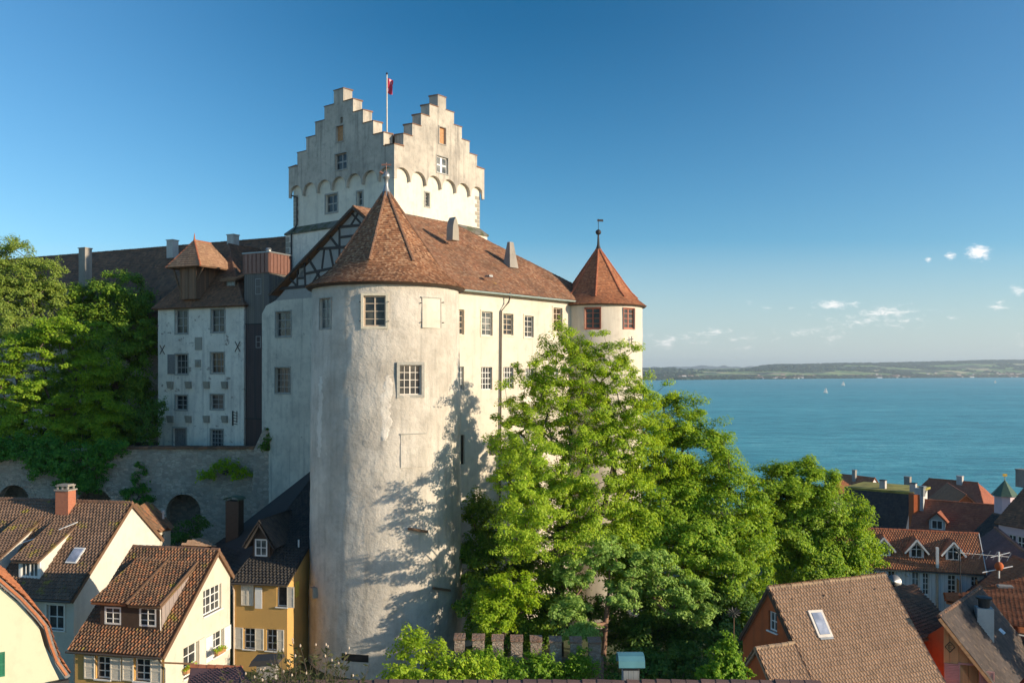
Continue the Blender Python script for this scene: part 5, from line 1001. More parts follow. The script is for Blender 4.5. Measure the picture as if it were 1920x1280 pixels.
    # tall board chimney with copper hood
    c = at(440, 1000, 66); t = at(440, 938, 66); chimney(r, c - Z * 1.2, 1.05, .8, t.z - c.z + 1.2, 'darkwood', UH, 'hood', 'copper')
    q = onpl2(560, 1026, Fl, nn); tube_part(r, 'vent_pipe', [q, q + Z * .55], .06, 'white')
    # gable at the left edge with curved verge
    U0_ = V2(.8, .6).normalized(); N0 = nrm(U0_); C = at(128, 1262, 40); P = lambda px, py: onpl(px, py, C, N0); r = thing('village_house', 'pale yellow gable with curved orange tiled verge at the left edge', 'house', (-22, 40, 29))
    cur = [P(*q) for q in ((-150, 960), (-75, 1022), (0, 1083), (40, 1118), (70, 1150), (86, 1170), (96, 1205), (108, 1236), (126, 1262))]; O = Vector((cur[-1].x, cur[-1].y, 29)) - U0_ * .35; O0 = O
    out = [(0 - 0, 0)] + [((q - O).dot(U0_) - .28, q.z - 29 - .06) for q in reversed(cur)]; x0 = min(q[0] for q in out); out += [(x0 - 4, out[-1][1] - 4), (x0 - 4, 0)]
    out[1] = (0, out[1][1] - .1); gr = pixrect(O, U0_, -14, 1222, 9, 1268)
    wall('gable_wall', r, O, U0_, out, [], M['yellowgreen'])
    sh = MB(); shutter(r, O, U0_, gr[0], gr[1], gr[2], gr[3], 'greenpaint')
    bk = -N0 * 6; tm = MB()
    for p, q in zip(cur, cur[1:]):
        tiles(tm, [p + N0 * .25 + Z * .04, q + N0 * .25 + Z * .04, q + bk + Z * .04, p + bk + Z * .04], .22, .24, .05, 91, True)
    tm.build('roof', M['roof_orange'], r); vm = MB()
    for p, q in zip(cur, cur[1:]): vm.bar(p + N0 * .04 - Z * .12, q + N0 * .04 - Z * .12, .22, .16, N0)
    vm.build('verge_board', M['greywood'], r)
    e = P(114, 1268); MB().box(e - Z * .35 - U0_ * .5 + N0 * .2, U0_ * .75, N0 * .3, Z * .3).build('gutter_box', M['iron'], r)
    # annex behind white gable
    A = at(283, 944, 66); Ux = V2(.6, .8).normalized(); r = thing('annex', 'small annex with rusty tiled roof behind the white gable', 'shed', (-27, 67, 29))
    a, b, c, e = at(244, 952, 62), at(283, 944, 66), at(322, 992, 66), at(292, 998, 62); roof_part(r, [[e, c, b, a]], 'roof_rust', .28, .3, 97, True)
    w0 = e + (a - e) * .05; w1 = c + (b - c) * .05; U_ = (w1 - w0); U_.z = 0; L = U_.length; U_.normalize(); Ow = Vector((w0.x, w0.y, 29)); hq = pixrect(Ow, U_, 301, 1001, 309, 1013)
    wall('wall', r, Ow, U_, [(0, 0), (L, 0), (L, w1.z - 29.1), (0, w0.z - 29.1)], [hq], M['cream']); win(r, Ow, U_, hq, 2, 1, 'darkwood', 'glass', .1, .05, .05)
    MB().quad(Vector((w1.x, w1.y, 29)), Vector((b.x, b.y, 29)), b - Z * .1, w1 - Z * .1).build('side_wall', M['cream'], r); q = at(306, 972, 64.5); MB().tube([q, q + Z * .5], .09, 8).tube([q + Z * .5, q + Z * .62], [.16, .1], 8).build('roof_vent', M['palechimney'], r)
    # tan roof tip between
    r = thing('shed', 'low shed roof tip catching sun behind the rusty roof', 'shed', (-22.5, 62.5, 29)); a, b, c, e = at(338, 1024, 60), at(404, 1030, 62), at(378, 1010, 64), at(362, 1016, 63)
    roof_part(r, [[a, b, c, e]], 'roof_tan', .26, .28, 99, True); MB().plate([(0, 0), (2.2, 0), (2.2, 8.4), (0, 8.6)], [], Vector((a.x, a.y, 29)), UH, .2).build('wall', M['cream'], r)
def onpl2(px, py, O, N):
    dr = Vector(((px - HX) / F, 1, (HY - py) / F)); c = Vector((0, 0, CZ)); return c + dr * ((O - c).dot(N) / dr.dot(N))
M['cheekboards'] = boards('grey_cheek_boards', [(.34, .27, .24), (.30, .25, .22), (.38, .31, .27)], 2.6, (.19, .98, 0))
left_houses()
# ------------------------------------------------------------------ village houses, right
def right_houses():
    # big tan roof
    UR = V2(.926, .378).normalized(); PR = V2(-.378, .926).normalized()   # ridge goes right/away; PR points to the back
    A = at(1440, 1103, 46); N = -UR; bk = onpl(1387, 1197, A, N); fv = onpl(1487, 1206, A, N); r = thing('village_house', 'orange-red gabled house with big tan tiled roof and a roof window in the right foreground', 'house', (18, 47, 28))
    Re = onpl(1660, 1078, A, nrm(UR)); Re = A + UR * (Re - A).dot(UR); dn = (fv - A); fl = A + dn * 2.25; fr_ = Re + dn * 2.25; L = (Re - A).length
    roof_part(r, [[fl, fr_, Re, A], [Re + (bk - A), bk, A, Re]], 'roof_tan', .2, .235, 101, True); MB().ridge(A, Re, .12, .36).build('ridge_tiles', M['ridge_tan'], r)
    mb = MB(); mb.bar(bk - Z * .08 - UR * .02, A - Z * .08 - UR * .02, .16, .05, -UR); mb.bar(A - Z * .08 - UR * .02, fl - Z * .08 - UR * .02, .16, .05, -UR); mb.build('verge_board', M['darkwood'], r); mb = MB(); mb.bar(Re - Z * .08 + UR * .02, fr_ - Z * .08 + UR * .02, .16, .05, UR); mb.build('verge_board', M['darkwood'], r)
    U = -PR; b2 = bk - (bk - A) * .06 - Z * .1 + UR * .1; O = Vector((b2.x, b2.y, 28)); g = A + UR * .1 - Z * .1; f2 = fl + UR * .1 - Z * .1; hq = pixrect(O, U, 1441, 1146, 1457, 1183)
    wall('gable_wall', r, O, U, [(0, 0), ((f2 - O).dot(U), 0), ((f2 - O).dot(U), max(.5, f2.z - 28)), ((g - O).dot(U), g.z - 28), (0, b2.z - 28)], [hq], M['orange']); win(r, O, U, hq, 2, 2, 'white', 'glass_pale', .1, .09, .05, None, .1, 'white')
    O2 = O + UR * (L - .2); mb = MB(); mb.add([O2, O2 + U * (f2 - O).dot(U), O2 + U * (f2 - O).dot(U) + Z * max(.5, f2.z - 28), O2 + U * (g - O).dot(U) + Z * (g.z - 28), O2 + Z * (b2.z - 28)], [[0, 1, 2, 3, 4]]); mb.quad(O, O2, O2 + Z * (b2.z - 28), O + Z * (b2.z - 28)); mb.build('rear_wall', M['orange'], r)
    up = (A - fv).normalized(); nn = UR.cross(up).normalized(); nn = nn if nn.z > 0 else -nn
    a, b, c, e = [onpl2(*q, A, nn) for q in ((1533, 1197), (1560, 1195), (1537, 1143), (1512, 1146))]; w = (b - a).length; h = (e - a).length; q = a; s = (b - a).normalized(); t = (e - a).normalized()
    f = MB().box(q + nn * .03, s * w, t * h, nn * .12).build('roof_window', M['paleframe'], r); MB().box(q + s * w * .16 + t * h * .1 + nn * .155, s * w * .68, t * h * .8, nn * .02).build('pane', M['skyglass'], f); MB().box(q + s * w * .06 - t * .12 + nn * .02, s * w * .9, t * .12, nn * .14).build('flashing', M['lead'], f)
    for px, py in ((1485, 1127), (1545, 1120), (1593, 1114), (1640, 1108)):
        v = onpl2(px, py, A, nn); m = MB(); m.add([v - UR * .12, v + UR * .12, v + nn * .16 + up * .05, v + up * .3], [[0, 1, 2], [0, 2, 3], [1, 3, 2], [0, 3, 1]]); m.build('tile_vent', M['ridge_tan'], r)
    # lower wing at the front left, its ridge ends in the big slope
    w0 = onpl2(1393, 1216, A + (fv - A), nn) ; a0 = fv + nn * .05; w0 = a0 - UR * 2.35 - Z * .02; q = dn.normalized()
    roof_part(r, [[w0 + dn * .9, a0 + dn * .9, a0, w0], [a0 + PR * 2 - Z * 2.4, w0 + PR * 2 - Z * 2.4, w0, a0]], 'roof_tan', .2, .235, 105, True, 'wing_roof'); MB().ridge(w0, a0, .12, .36).build('wing_ridge', M['ridge_tan'], r)
    wg = w0 + UR * .15 - Z * .12; Ow = Vector((wg.x, wg.y, 28)) + PR * 1.9; MB().add([Ow, Ow - PR * 5, Ow - PR * 5 + Z * (wg.z - 31.5), Ow - PR * 1.9 + Z * (wg.z - 28), Ow + Z * (wg.z - 30.4)], [[0, 1, 2, 3, 4]]).build('wing_wall', M['orange'], r)
    # dark roofed house right behind it
    d2 = PR; r = thing('village_house', 'orange-walled house with dark weathered roof tucked behind the big tan roof', 'house', (23, 50, 27)); a, b, c, e = at(1668, 1106, 54), at(1716, 1097, 55), at(1790, 1188, 49.5), at(1726, 1200, 47.5)
    roof_part(r, [[e, c, b, a]], 'roof_dark', .22, .26, 111, True); MB().ridge(a, b, .1, .36).build('ridge_tiles', M['ridge_brown'], r)
    U = (c - e); U.z = 0; L = U.length; U.normalize(); Ow = Vector((e.x, e.y, 27)) - nrm(U) * .25; MB().plate([(0, 0), (L, 0), (L, c.z - 27.1), (0, e.z - 27.1)], [], Ow, U, .25).build('wall', M['orange'], r); MB().quad(Vector((c.x, c.y, 27)), Vector((b.x, b.y, 27)), b - Z * .1, c - Z * .1).build('side_wall', M['orange'], r)
    # boarded gable with pink shutters and roof coloured dark for tree shade
    r = thing('village_house', 'orange boarded gable with pink shutters under a roof coloured dark for tree shade at the right edge', 'house', (25, 44, 27)); ap = at(1758, 1152, 47); UG = V2(.97, -.24).normalized(); NGb = nrm(UG); ev = onpl(1900, 1302, ap, NGb); lf = onpl(1731, 1196, ap, NGb)
    HPb = V2(.68, .74).normalized(); Rb = ap + HPb * 7.5; zb = 27
    ri_l = at(1758, 1152, 47); top = at(1930, 1120, 53) 
    P0 = ap; P1 = onpl(1880, 1305, ap, NGb); slope = (P1 - P0); 
    roof_part(r, [[P1 + NGb * .35, P1 + HPb * 8, P0 + HPb * 8, P0 + NGb * .35]], 'roof_treeshade', .2, .22, 121);
    MB().ridge(P0 + NGb * .3, P0 + HPb * 8, .11, .36).build('ridge_tiles', M['ridge_brown'], r)
    O = Vector((P0.x, P0.y, zb)) + UG * .3; w = (P1 - O).dot(UG); wq = pixrect(O, UG, 1800, 1246, 1836, 1300); out = [(0, 0), (w, 0), (w, P1.z - zb - .1), (0, P0.z - zb - .1 - (P0.z - P1.z) * .3 / (w + .3))]; sw_ = at(1726, 1198, 48.6); MB().add([O, Vector((sw_.x, sw_.y, zb)), sw_, O + Z * (P0.z - zb - .55)], [[0, 1, 2, 3]]).build('side_wall', M['orange'], r)
    wall('gable_wall', r, O, UG, out, [wq], M['orangeboards'], .2); win(r, O, UG, wq, 3, 1, 'pinkwood', 'glass_warm', .1, .1, .06, 'pinkwood', .1, None, 'pinkwood', 'L', .75)
    shutter(r, O, UG, wq[0] + wq[2] + .12, wq[1], .6, wq[3] - .25, 'pinkwood')
    c = onpl(1781, 1212, O, NGb); m = MB(); q = [c + UG * x + Z * y for x, y in ((0, .28), (.24, 0), (0, -.28), (-.24, 0))]
    for i in range(4): m.bar(q[i], q[(i + 1) % 4], .03, .04, NGb)
    for x, y, x1, y1 in ((-.08, .1, .08, .1), (-.08, .1, -.08, -.1), (-.08, -.1, .08, -.1), (-.08, 0, .06, 0)): m.bar(c + UG * x + Z * y, c + UG * x1 + Z * y1, .02, .03, NGb)
    m.build('diamond_ornament', M['darkwood'], r); vb = MB().bar(P0 + NGb * .36 - Z * .1, P1 + NGb * .36 - Z * .1, .16, .05, NGb).build('verge_board', M['orangewood'], r)
    nr = (P1 - P0).cross(HPb).normalized(); nr = nr if nr.z > 0 else -nr; cc = onpl2(1845, 1182, P0, nr); t = at(1845, 1138, cc.y); ch = chimney(r, cc - Z * .8, .85, .7, t.z - cc.z + .8, 'palechimney', UG, None); MB().lathe(t + Z * .02, [(.3, 0), (.3, .45), (.42, .47), (.42, .56), (.05, .6)], 14).build('chimney_cowl', M['iron'], ch)
    a = onpl2(1868, 1180, P0, nr); m = MB().box(a + nr * .04, UG * .3 - Z * .3, HPb * .5, nr * .06).build('roof_window', M['skyglass'], r)
    # orange roofs further back on the right with pale chimney
    r = thing('village_house', 'bright orange tiled roof with pale chimney at the right edge', 'house', (36, 60, 26)); a, b, c, e = at(1800, 1130, 62), at(1960, 1072, 66), at(1990, 1200, 51), at(1850, 1172, 54)
    roof_part(r, [[e, c, b, a]], 'roof_orange', .22, .26, 131, True); MB().ridge(a, b, .11, .38).build('ridge_tiles', M['roof_orange'], r)
    m = MB(); m.quad(Vector((e.x, e.y, 26)), Vector((c.x, c.y, 26)), c - Z * .2, e - Z * .2); m.quad(Vector((a.x, a.y, 26)), Vector((e.x, e.y, 26)), e - Z * .2, a - Z * .2); m.build('wall', M['redboards'], r)
    e2, c2 = at(1772, 1118, 63), at(1812, 1142, 60); mb = MB(); tiles(mb, [at(1774, 1128, 61), at(1830, 1140, 59), at(1822, 1112, 64.5), at(1772, 1120, 65)], .22, .26, .04, 132, True); mb.build('lean_to_roof', M['roof_orange'], r)
    q = at(1885, 1145, 62.5); t = at(1885, 1108, 62.5); chimney(r, q - Z * .6, 1.05, .8, t.z - q.z + .6, 'palechimney', V2(.9, -.3).normalized(), 'stack', 'concrete')
    # white boarded house with three dormers
    UD = V2(.96, -.28).normalized(); PD = V2(.28, .96).normalized(); NGd = UD; Ar = at(1834, 1000, 86); fe = onpl(1849, 1077, Ar, NGd); Lg = 13.6; r = thing('village_house', 'white boarded house with red-brown roof and three white gabled dormers', 'house', (39, 87, 23))
    Al = Ar - UD * Lg; Fl = fe - UD * Lg; roof_part(r, [[Fl, fe, Ar, Al], [Ar + PD * 3.2 - Z * 3.6, Al + PD * 3.2 - Z * 3.6, Al, Ar]], 'roof_redbrown', .24, .27, 141, True); MB().ridge(Al, Ar, .13, .42).build('ridge_tiles', M['ridge_red'], r)
    Of = Vector((Fl.x, Fl.y, 23)) + PD * .35; hl = [(1664, 1069, 1679, 1096), (1709, 1071, 1724, 1099), (1729, 1073, 1742, 1115), (1776, 1077, 1793, 1116), (1820, 1080, 1835, 1116), (1630, 1066, 1641, 1084), (1606, 1064, 1615, 1082)]; hs = [pixrect(Of, UD, *q) for q in hl]
    wall('front_wall', r, Of, UD, [(-2.0, 0), (Lg - .1, 0), (Lg - .1, fe.z - 23.05), (-2.0, fe.z - 23.05)], hs, M['whiteboards'])
    for i, q in enumerate(hs): win(r, Of, UD, q, 2, 4 if i in (2, 3, 4) else 2, 'white', 'glass_warm' if i in (0, 6) else 'glass_pale' if i == 1 else 'glass', .12, .1, .07)
    sh = MB(); x, z, w, h = pixrect(Of, UD, 1794, 1084, 1808, 1118); B = Of + UD * x + Z * z; sh.box(B, UD * .06, -PD * .85, Z * h); sh.build('shutter', M['orangewood'], r); x, z, w, h = pixrect(Of, UD, 1829, 1085, 1834, 1116); B = Of + UD * x + Z * z; MB().box(B, UD * .06, -PD * .7, Z * h).build('shutter', M['orangewood'], r)
    MB().add([Of + UD * (Lg - .1), Of + UD * (Lg - .1) + PD * 6, Of + UD * (Lg - .1) + PD * 6 + Z * (fe.z - 23), Of + UD * (Lg - .1) + PD * 3 + Z * (Ar.z - 23.2), Of + UD * (Lg - .1) + Z * (fe.z - 23.1)], [[0, 1, 2, 3, 4]]).build('gable_wall', M['whiteboards'], r)
    m = MB().bar(fe + UD * .02, Ar + UD * .02, .2, .06, UD).build('verge_board', M['white'], r); tube_part(r, 'gutter', [Fl - PD * .06 - Z * .06, fe - PD * .06 - Z * .06], .06, 'pipe')
    nn = UD.cross(Ar - fe).normalized(); nn = nn if nn.z > 0 else -nn
    for px in (1655, 1716.5, 1785):
        yb = 1045 + (px - 1716) * .07; a = onpl2(px - 12, yb, Ar, nn); w = 1.32; a = a - PD * .05; hh = .95; rr = .85; dm = MB().plate([(0, 0), (w, 0), (w, hh), (w / 2, hh + rr), (0, hh)], [[(.22, .15), (.22, hh), (w / 2, hh + .42), (w - .22, hh), (w - .22, .15)]], a, UD, .1).build('dormer', M['white'], r)
        f = MB(); f.box(a + UD * (w / 2 - .035) + Z * .15 + PD * .03, UD * .07, PD * .05, Z * (hh + .3)); f.box(a + UD * .22 + Z * (hh - .12) + PD * .034, UD * (w - .44), PD * .05, Z * .07); f.build('window', M['white'], dm); MB().add([a + UD * .2 + Z * .12 + PD * .09, a + UD * (w - .2) + Z * .12 + PD * .09, a + UD * (w - .2) + Z * hh + PD * .09, a + UD * w / 2 + Z * (hh + .45) + PD * .09, a + UD * .2 + Z * hh + PD * .09], [[0, 1, 2, 3, 4]]).build('pane', M['glass'], dm)
        bk_ = PD * 2.2
        for s in (0, w): MB().add([a + UD * s, a + UD * s + bk_, a + UD * s + bk_ + Z * hh, a + UD * s + Z * hh], [[0, 1, 2, 3]]).build('dormer_cheek', M['white'], dm)
        ap = a + UD * w / 2 + Z * (hh + rr + .08) - PD * .3; el = a - UD * .42 + Z * (hh - .42) - PD * .3; er = a + UD * (w + .42) + Z * (hh - .42) - PD * .3
        roof_part(dm, [[er, er + PD * 2.2, ap + PD * 2.6, ap], [el + PD * 2.2, el, ap, ap + PD * 2.6]], 'roof_redbrown', .22, .24, 150, False, 'dormer_roof'); m = MB(); m.bar(el - PD * .01 - Z * .06, ap - PD * .01 - Z * .06, .16, .05, -PD); m.bar(ap - PD * .01 - Z * .06, er - PD * .01 - Z * .06, .16, .05, -PD); m.build('dormer_verge', M['white'], dm)
    p = onpl(1758, 1062, Of - PD * .15, nrm(UD)); tube_part(r, 'downpipe', [p + Z * .3, p - Z * 6], .09, 'tanframe'); q = onpl(1758, 1062, Of - PD * .3, nrm(UD)); MB().box(q - UD * .12 - Z * .1, UD * .24, PD * .4, Z * 1.9).build('fire_wall', M['white'], r)
    for px, py in ((1623, 1071), (1701, 1077)): q = onpl(px, py, Of, nrm(UD)); MB().lathe(q - PD * .12, [(.12, -.1), (.17, 0), (.12, .12)], 10).build('wall_lamp', M['white'], r)
    return
right_houses_mats = None
M['ridge_tan'] = tilemat('tan_ridge_tiles', [(.34, .24, .15), (.40, .28, .18), (.27, .19, .13)], dirt_amt=.3)
M['roof_treeshade'] = tilemat('tree_shaded_tiles', [(.075, .06, .055), (.10, .08, .07), (.06, .05, .045), (.15, .11, .085)], dirt_amt=.5)  # boarded gable's tiles: tree shade is put into their darker colour
M['orangeboards'] = boards('orange_gable_boards', [(.66, .32, .13), (.63, .30, .12), (.69, .34, .14)], 2.2, (.97, -.24, 0), .7, .6); M['redboards'] = boards('dark_red_boards', [(.22, .07, .045), (.19, .06, .04), (.25, .08, .05)], 2.5, (1, .3, 0)); M['whiteboards'] = boards('white_wall_boards', [(.78, .77, .74), (.74, .73, .71), (.82, .80, .77)], 2.6, (.96, -.28, 0), .7, .55)
right_houses()
def far_house(label, rl, rr, Y0, Y1, drop, run, zb, wmat, rmat, seed, tw=.3, hip=0.0, chim=(), both=True, dorm=(), wins=0, name='village_house'):
    """gabled house from its ridge ends in the photo (px, py) at distances Y0 (left) and Y1 (right)"""
    a, b = at(*rl, Y0), at(*rr, Y1); a.z = b.z = (a.z + b.z) / 2; U = b - a; U.z = 0; L = U.length; U.normalize(); N = nrm(U); r = thing(name, label, 'house', ((a + b) / 2).to_tuple()[:2] + (zb,))
    ai, bi = a + U * hip, b - U * hip; f0, f1 = a + N * run - Z * drop, b + N * run - Z * drop; k0, k1 = a - N * run - Z * drop, b - N * run - Z * drop
    polys = [[f0, f1, bi, ai], [k1, k0, ai, bi]] + ([[f1, k1, bi], [k0, f0, ai]] if hip else []); roof_part(r, polys, rmat, tw, tw * 1.1, seed, False, th=.05); MB().ridge(ai, bi, .16, .6).build('ridge_tiles', M['ridge_red' if 'red' in rmat or 'orange' in rmat else 'ridge_brown'], r)
    i = .35; w0, w1, v0, v1 = f0 - N * i + U * i, f1 - N * i - U * i, k0 + N * i + U * i, k1 + N * i - U * i; ze = f0.z - .1; g = lambda p, z: Vector((p.x, p.y, z)); Of = g(w0, zb); Lw = (w1 - w0).length; hs = []
    for k in range(wins): hs.append(((k + .5) * Lw / wins - .5, ze - zb - 2.4, 1.0, 1.5))
    wall('front_wall', r, Of, U, [(0, 0), (Lw, 0), (Lw, ze - zb), (0, ze - zb)], hs, M[wmat], .15)
    for q in hs: win(r, Of, U, q, 2, 2, 'white', 'glass', .1, .1, .08)
    zt = ze if hip else a.z - .25; mb = MB()
    for p, q, c in ((w1, v1, (b - U * i)), (v0, w0, (a + U * i))): mb.add([g(p, zb), g(q, zb), g(q, ze), g(c, zt), g(p, ze)], [[0, 1, 2, 3, 4]])
    mb.quad(g(v0, zb), g(v1, zb), g(v1, ze), g(v0, ze)); mb.build('gable_wall', M[wmat], r)
    nn = U.cross(b - f1).normalized(); nn = nn if nn.z > 0 else -nn
    for px, py, w, h, m in chim: q = onpl2(px, py, a, nn); chimney(r, q - Z * .8, w, w * .8, h + .8, m, U, 'slab')
    for px, py, w, h in dorm:
        q = onpl2(px, py, a, nn) - U * w / 2; dm = MB().plate([(0, 0), (w, 0), (w, h), (w / 2, h + w * .45), (0, h)], [(w * .15, .15, w * .7, h - .2)], q, U, .12).build('dormer', M['palechimney'], r); win(dm, q, U, (w * .15, .15, w * .7, h - .2), 2, 1, 'white', 'glass', -.02, .12, .08); 
        for s in (0, w): MB().add([q + U * s, q + U * s - N * 3, q + U * s - N * 3 + Z * h, q + U * s + Z * h], [[0, 1, 2, 3]]).build('dormer_cheek', M['darkwood'], dm)
        ap = q + U * w / 2 + Z * (h + w * .45 + .1) + N * .3; el, er = q - U * .35 + Z * (h - .3) + N * .3, q + U * (w + .35) + Z * (h - .3) + N * .3; roof_part(dm, [[er, er - N * 3, ap - N * 3.5, ap], [el - N * 3, el, ap, ap - N * 3.5]], rmat, .25, .27, seed + 7, False, 'dormer_roof')
    return r
def far_right():
    # red roof with a dormer behind the white boarded house
    far_house('large red roof with one small dormer behind the white boarded house', (1716, 934), (1890, 950), 128, 121, 8.0, 7.0, 16, 'ochre', 'roof_red', 201, .3, chim=[(1724, 950, 1.2, 2.6, 'palechimney')], dorm=[(1757, 994, 2.1, 1.5)], wins=4)
    r = thing('village_house', 'dark slate-clad block with a flat mossy roof beside the right tree', 'house', (62, 146, 14)); a, b = at(1586, 917, 150), at(1711, 926, 143); U = b - a; U.z = 0; L = U.length; U.normalize(); N = nrm(U); zt = (a.z + b.z) / 2; O = Vector((a.x, a.y, 14)); mb = MB(); q = lambda x, y, z: Vector((a.x, a.y, 0)) + U * x + N * y + Z * z
    roof_part(r, [[q(0, 6.5, zt - 9.5), q(L, 6.5, zt - 9.5), q(L, 0, zt), q(0, 0, zt)]], 'roof_black', .3, .32, 205); mb.hexa([q(.2, 6, 14), q(L - .2, 6, 14), q(L - .2, -9, 14), q(.2, -9, 14), q(.2, 6, zt - 9.2), q(L - .2, 6, zt - 9.2), q(L - .2, -9, zt - .1), q(.2, -9, zt - .1)]); mb.build('wall', M['greywall'], r)
    MB().box(q(-.2, -9.5, zt + .01), U * (L + .4), N * 9.6, Z * .35).build('flat_roof', plain('mossy_roof_sedum', (.30, .26, .05), 1, 0, .5, .5), r); chimney(r, q(5.5, -2, zt + .2), .9, .9, 1.5, 'palechimney', U, 'slab', 'iron'); chimney(r, q(10.6, -1, zt + .2), .9, .9, 1.5, 'palechimney', U, 'slab', 'iron')
    r = thing('fire_wall', 'brick red fire wall with white flue between the dark block and the red roof', 'wall', (59, 126, 16)); q = at(1715, 926, 127); MB().box(Vector((q.x - .4, q.y - .6, 16)), (.9, 0, 0), (0, 1.6, 0), (0, 0, q.z - 16)).build('wall', M['orange'], r); MB().tube([q + Vector((.9, -.5, -.2)), q + Vector((.9, -.5, 1.0))], .38, 10).tube([q + Vector((.9, -.5, 1.0)), q + Vector((.9, -.5, 1.25))], .5, 10).build('flue', M['lead'], r)
    far_house('long dark red roof with gabled cross wing above the lake shore', (1700, 895), (1880, 908), 205, 190, 7.5, 8, 6, 'pinkwall', 'roof_red', 211, .34, 5.0, chim=[(1702, 915, 1.3, 2.6, 'concrete'), (1800, 905, 1.2, 1.5, 'palechimney')])
    far_house('small dark red hip roof left of the long lakeside roof', (1664, 909), (1690, 909), 214, 212, 4.5, 5, 6, 'pinkwall', 'roof_red', 213, .34, 1.5)
    U2 = V2(.5, -.85).normalized(); a = at(1772, 901, 188); b = a + V2(.30, -.95).normalized() * 14
    r = far_house('steep cross gable with one sunlit orange slope in front of the long red roof', (1776, 903), (1812, 930), 188, 170, 6.0, 6.5, 8, 'orange', 'roof_orange', 217, .3)
    far_house('lakeside house with bright red roof and white gable by the water', (1570, 890), (1641, 893), 302, 290, 5.2, 5.5, 1, 'white', 'roof_orange', 221, .4, chim=[(1602, 900, 1.2, 3.4, 'concrete')])
    far_house('orange hip roof half hidden by the right tree near the lake', (1568, 897), (1582, 899), 268, 262, 4, 5.5, 2, 'cream', 'roof_orange', 223, .4, 1.0)
    far_house('pale pink house with tall dark hipped roof at the right edge', (1912, 893), (2010, 893), 104, 98, 5.6, 4.2, 16, 'pinkwall', 'roof_dark', 227, .26, 2.0, wins=5, chim=[(1918, 900, 1.2, 1.2, 'concrete')])
    far_house('cream house with dark lean roof left of the pink house', (1862, 985), (1905, 948), 112, 108, 4.2, 5.0, 16, 'yellowgreen', 'roof_black', 229, .28)
    far_house('low house with shaded purple-brown roof right of the white boarded house', (1866, 992), (1940, 1046), 94, 78, 4.6, 5.2, 20, 'greywall', 'roof_purple', 231, .26, 0, wins=0)
    far_house('pale walled house with orange roof above the bright orange roof', (1900, 1047), (1990, 1078), 80, 72, 3.4, 4.0, 20, 'greywall', 'roof_orange', 233, .26)
    # turret with green pointed roof
    c = at(1884, 945, 118); t = at(1884, 900, 118); r = thing('stair_turret', 'slender pink stair turret with green pointed copper roof and golden vane', 'turret', (c.x, c.y, 16)); MB().lathe((c.x, c.y, 0), [(1.3, 16), (1.3, at(0, 927, 118).z), (1.2, at(0, 926, 118).z)], 8).build('wall', M['pinkwall'], r); MB().lathe((c.x, c.y, 0), [(1.75, at(0, 928, 118).z), (.95, at(0, 915, 118).z), (.06, t.z)], 8).build('roof', M['copper'], r); m = MB(); m.tube([t, t + Z * .9], .04, 6); m.bar(t + Z * .7 - U0(.3, 0), t + Z * .7 + U0(.3, 0), .35, .05, Vector((0, -1, 0))); m.build('weather_vane', plain('golden_metal', (.6, .4, .08), .35, .7), r)
far_right()
def roof_gear():
    # television aerial on its mast
    b = at(1803, 1145, 62); t = at(1799, 1038, 62); r = thing('tv_aerial', 'tall roof mast with a long thin grey television aerial in front of the boarded house', 'aerial', b); MB().tube([b, t, t + Z * .4], .035, 6).build('mast', M['iron'], r)
    m = MB(); p0 = at(1800, 1036, 62); p1 = p0 + Vector((3.9, .8, -.45)); m.tube([p0 - Vector((.3, 0, -.03)), p1], .016, 6)
    for k in range(8): q = p0.lerp(p1, k / 7); m.tube([q + Vector((-.22, -.1, -.28)), q + Vector((.22, .1, .28))], .012, 5)
    m.build('aerial_boom', M['lead'], r)
    b = at(1873, 1070, 64); r = thing('antenna_post', 'short white antenna post with an orange ball on the purple-brown roof', 'aerial', b); MB().tube([b - Z * .5, b + Z * 1.4], .06, 6).tube([b + Vector((-1.2, 0, -.1)), b + Vector((1.0, 0, .35))], .04, 6).tube([b + Vector((-.6, 0, 1.0)), b + Vector((.8, 0, 1.35))], .03, 6).build('post', M['white'], r); s = MB(); s.lathe(b + Vector((-.05, -.1, .05)), [(.02, 0), (.2, .06), (.3, .25), (.3, .4), (.2, .58), (.02, .65)], 14); s.build('ball', M['orange'], r, True)
    c = at(1676, 1090, 56); r = thing('satellite_dish', 'round pale satellite dish by the ridge of the dark weathered roof', 'dish', c - Z * .9); s = MB(); s.lathe((0, 0, 0), [(.02, 0), (.2, .02), (.4, .07), (.55, .15)], 18); Rm = Vector((-.25, -.9, .35)).normalized().to_track_quat('Z', 'Y').to_matrix(); s.v = [tuple(c + Rm @ (Vector(v) * .8)) for v in s.v]; s.build('dish', M['lead'], r, True); MB().tube([c + Vector((0, .1, 0)), c + Vector((0, .1, -.9))], .04, 6).tube([c - Z * .4, c + Vector((-.15, -.55, .1))], .025, 6).build('bracket', M['lead'], r)
    # weather-cock like round bird on a rod by the tan house
    b = at(1376, 1190, 45); r = thing('garden_ornament', 'round dark metal ornament on a rod left of the tan roof', 'ornament', b); MB().tube([b - Z * 1.5, b + Z * .9], .025, 6).build('rod', M['brownwood'], r); s = MB()
    for i in range(11): a = 2 * math.pi * i / 11; q = b + Z * 1.15; s.add([q, q + Vector((math.cos(a - .2) * .3, 0, math.sin(a - .2) * .22)), q + Vector((math.cos(a) * .42, .05, math.sin(a) * .32)), q + Vector((math.cos(a + .2) * .3, 0, math.sin(a + .2) * .22))], [[0, 1, 2, 3]])
    s.build('rosette', M['iron'], r)
roof_gear()
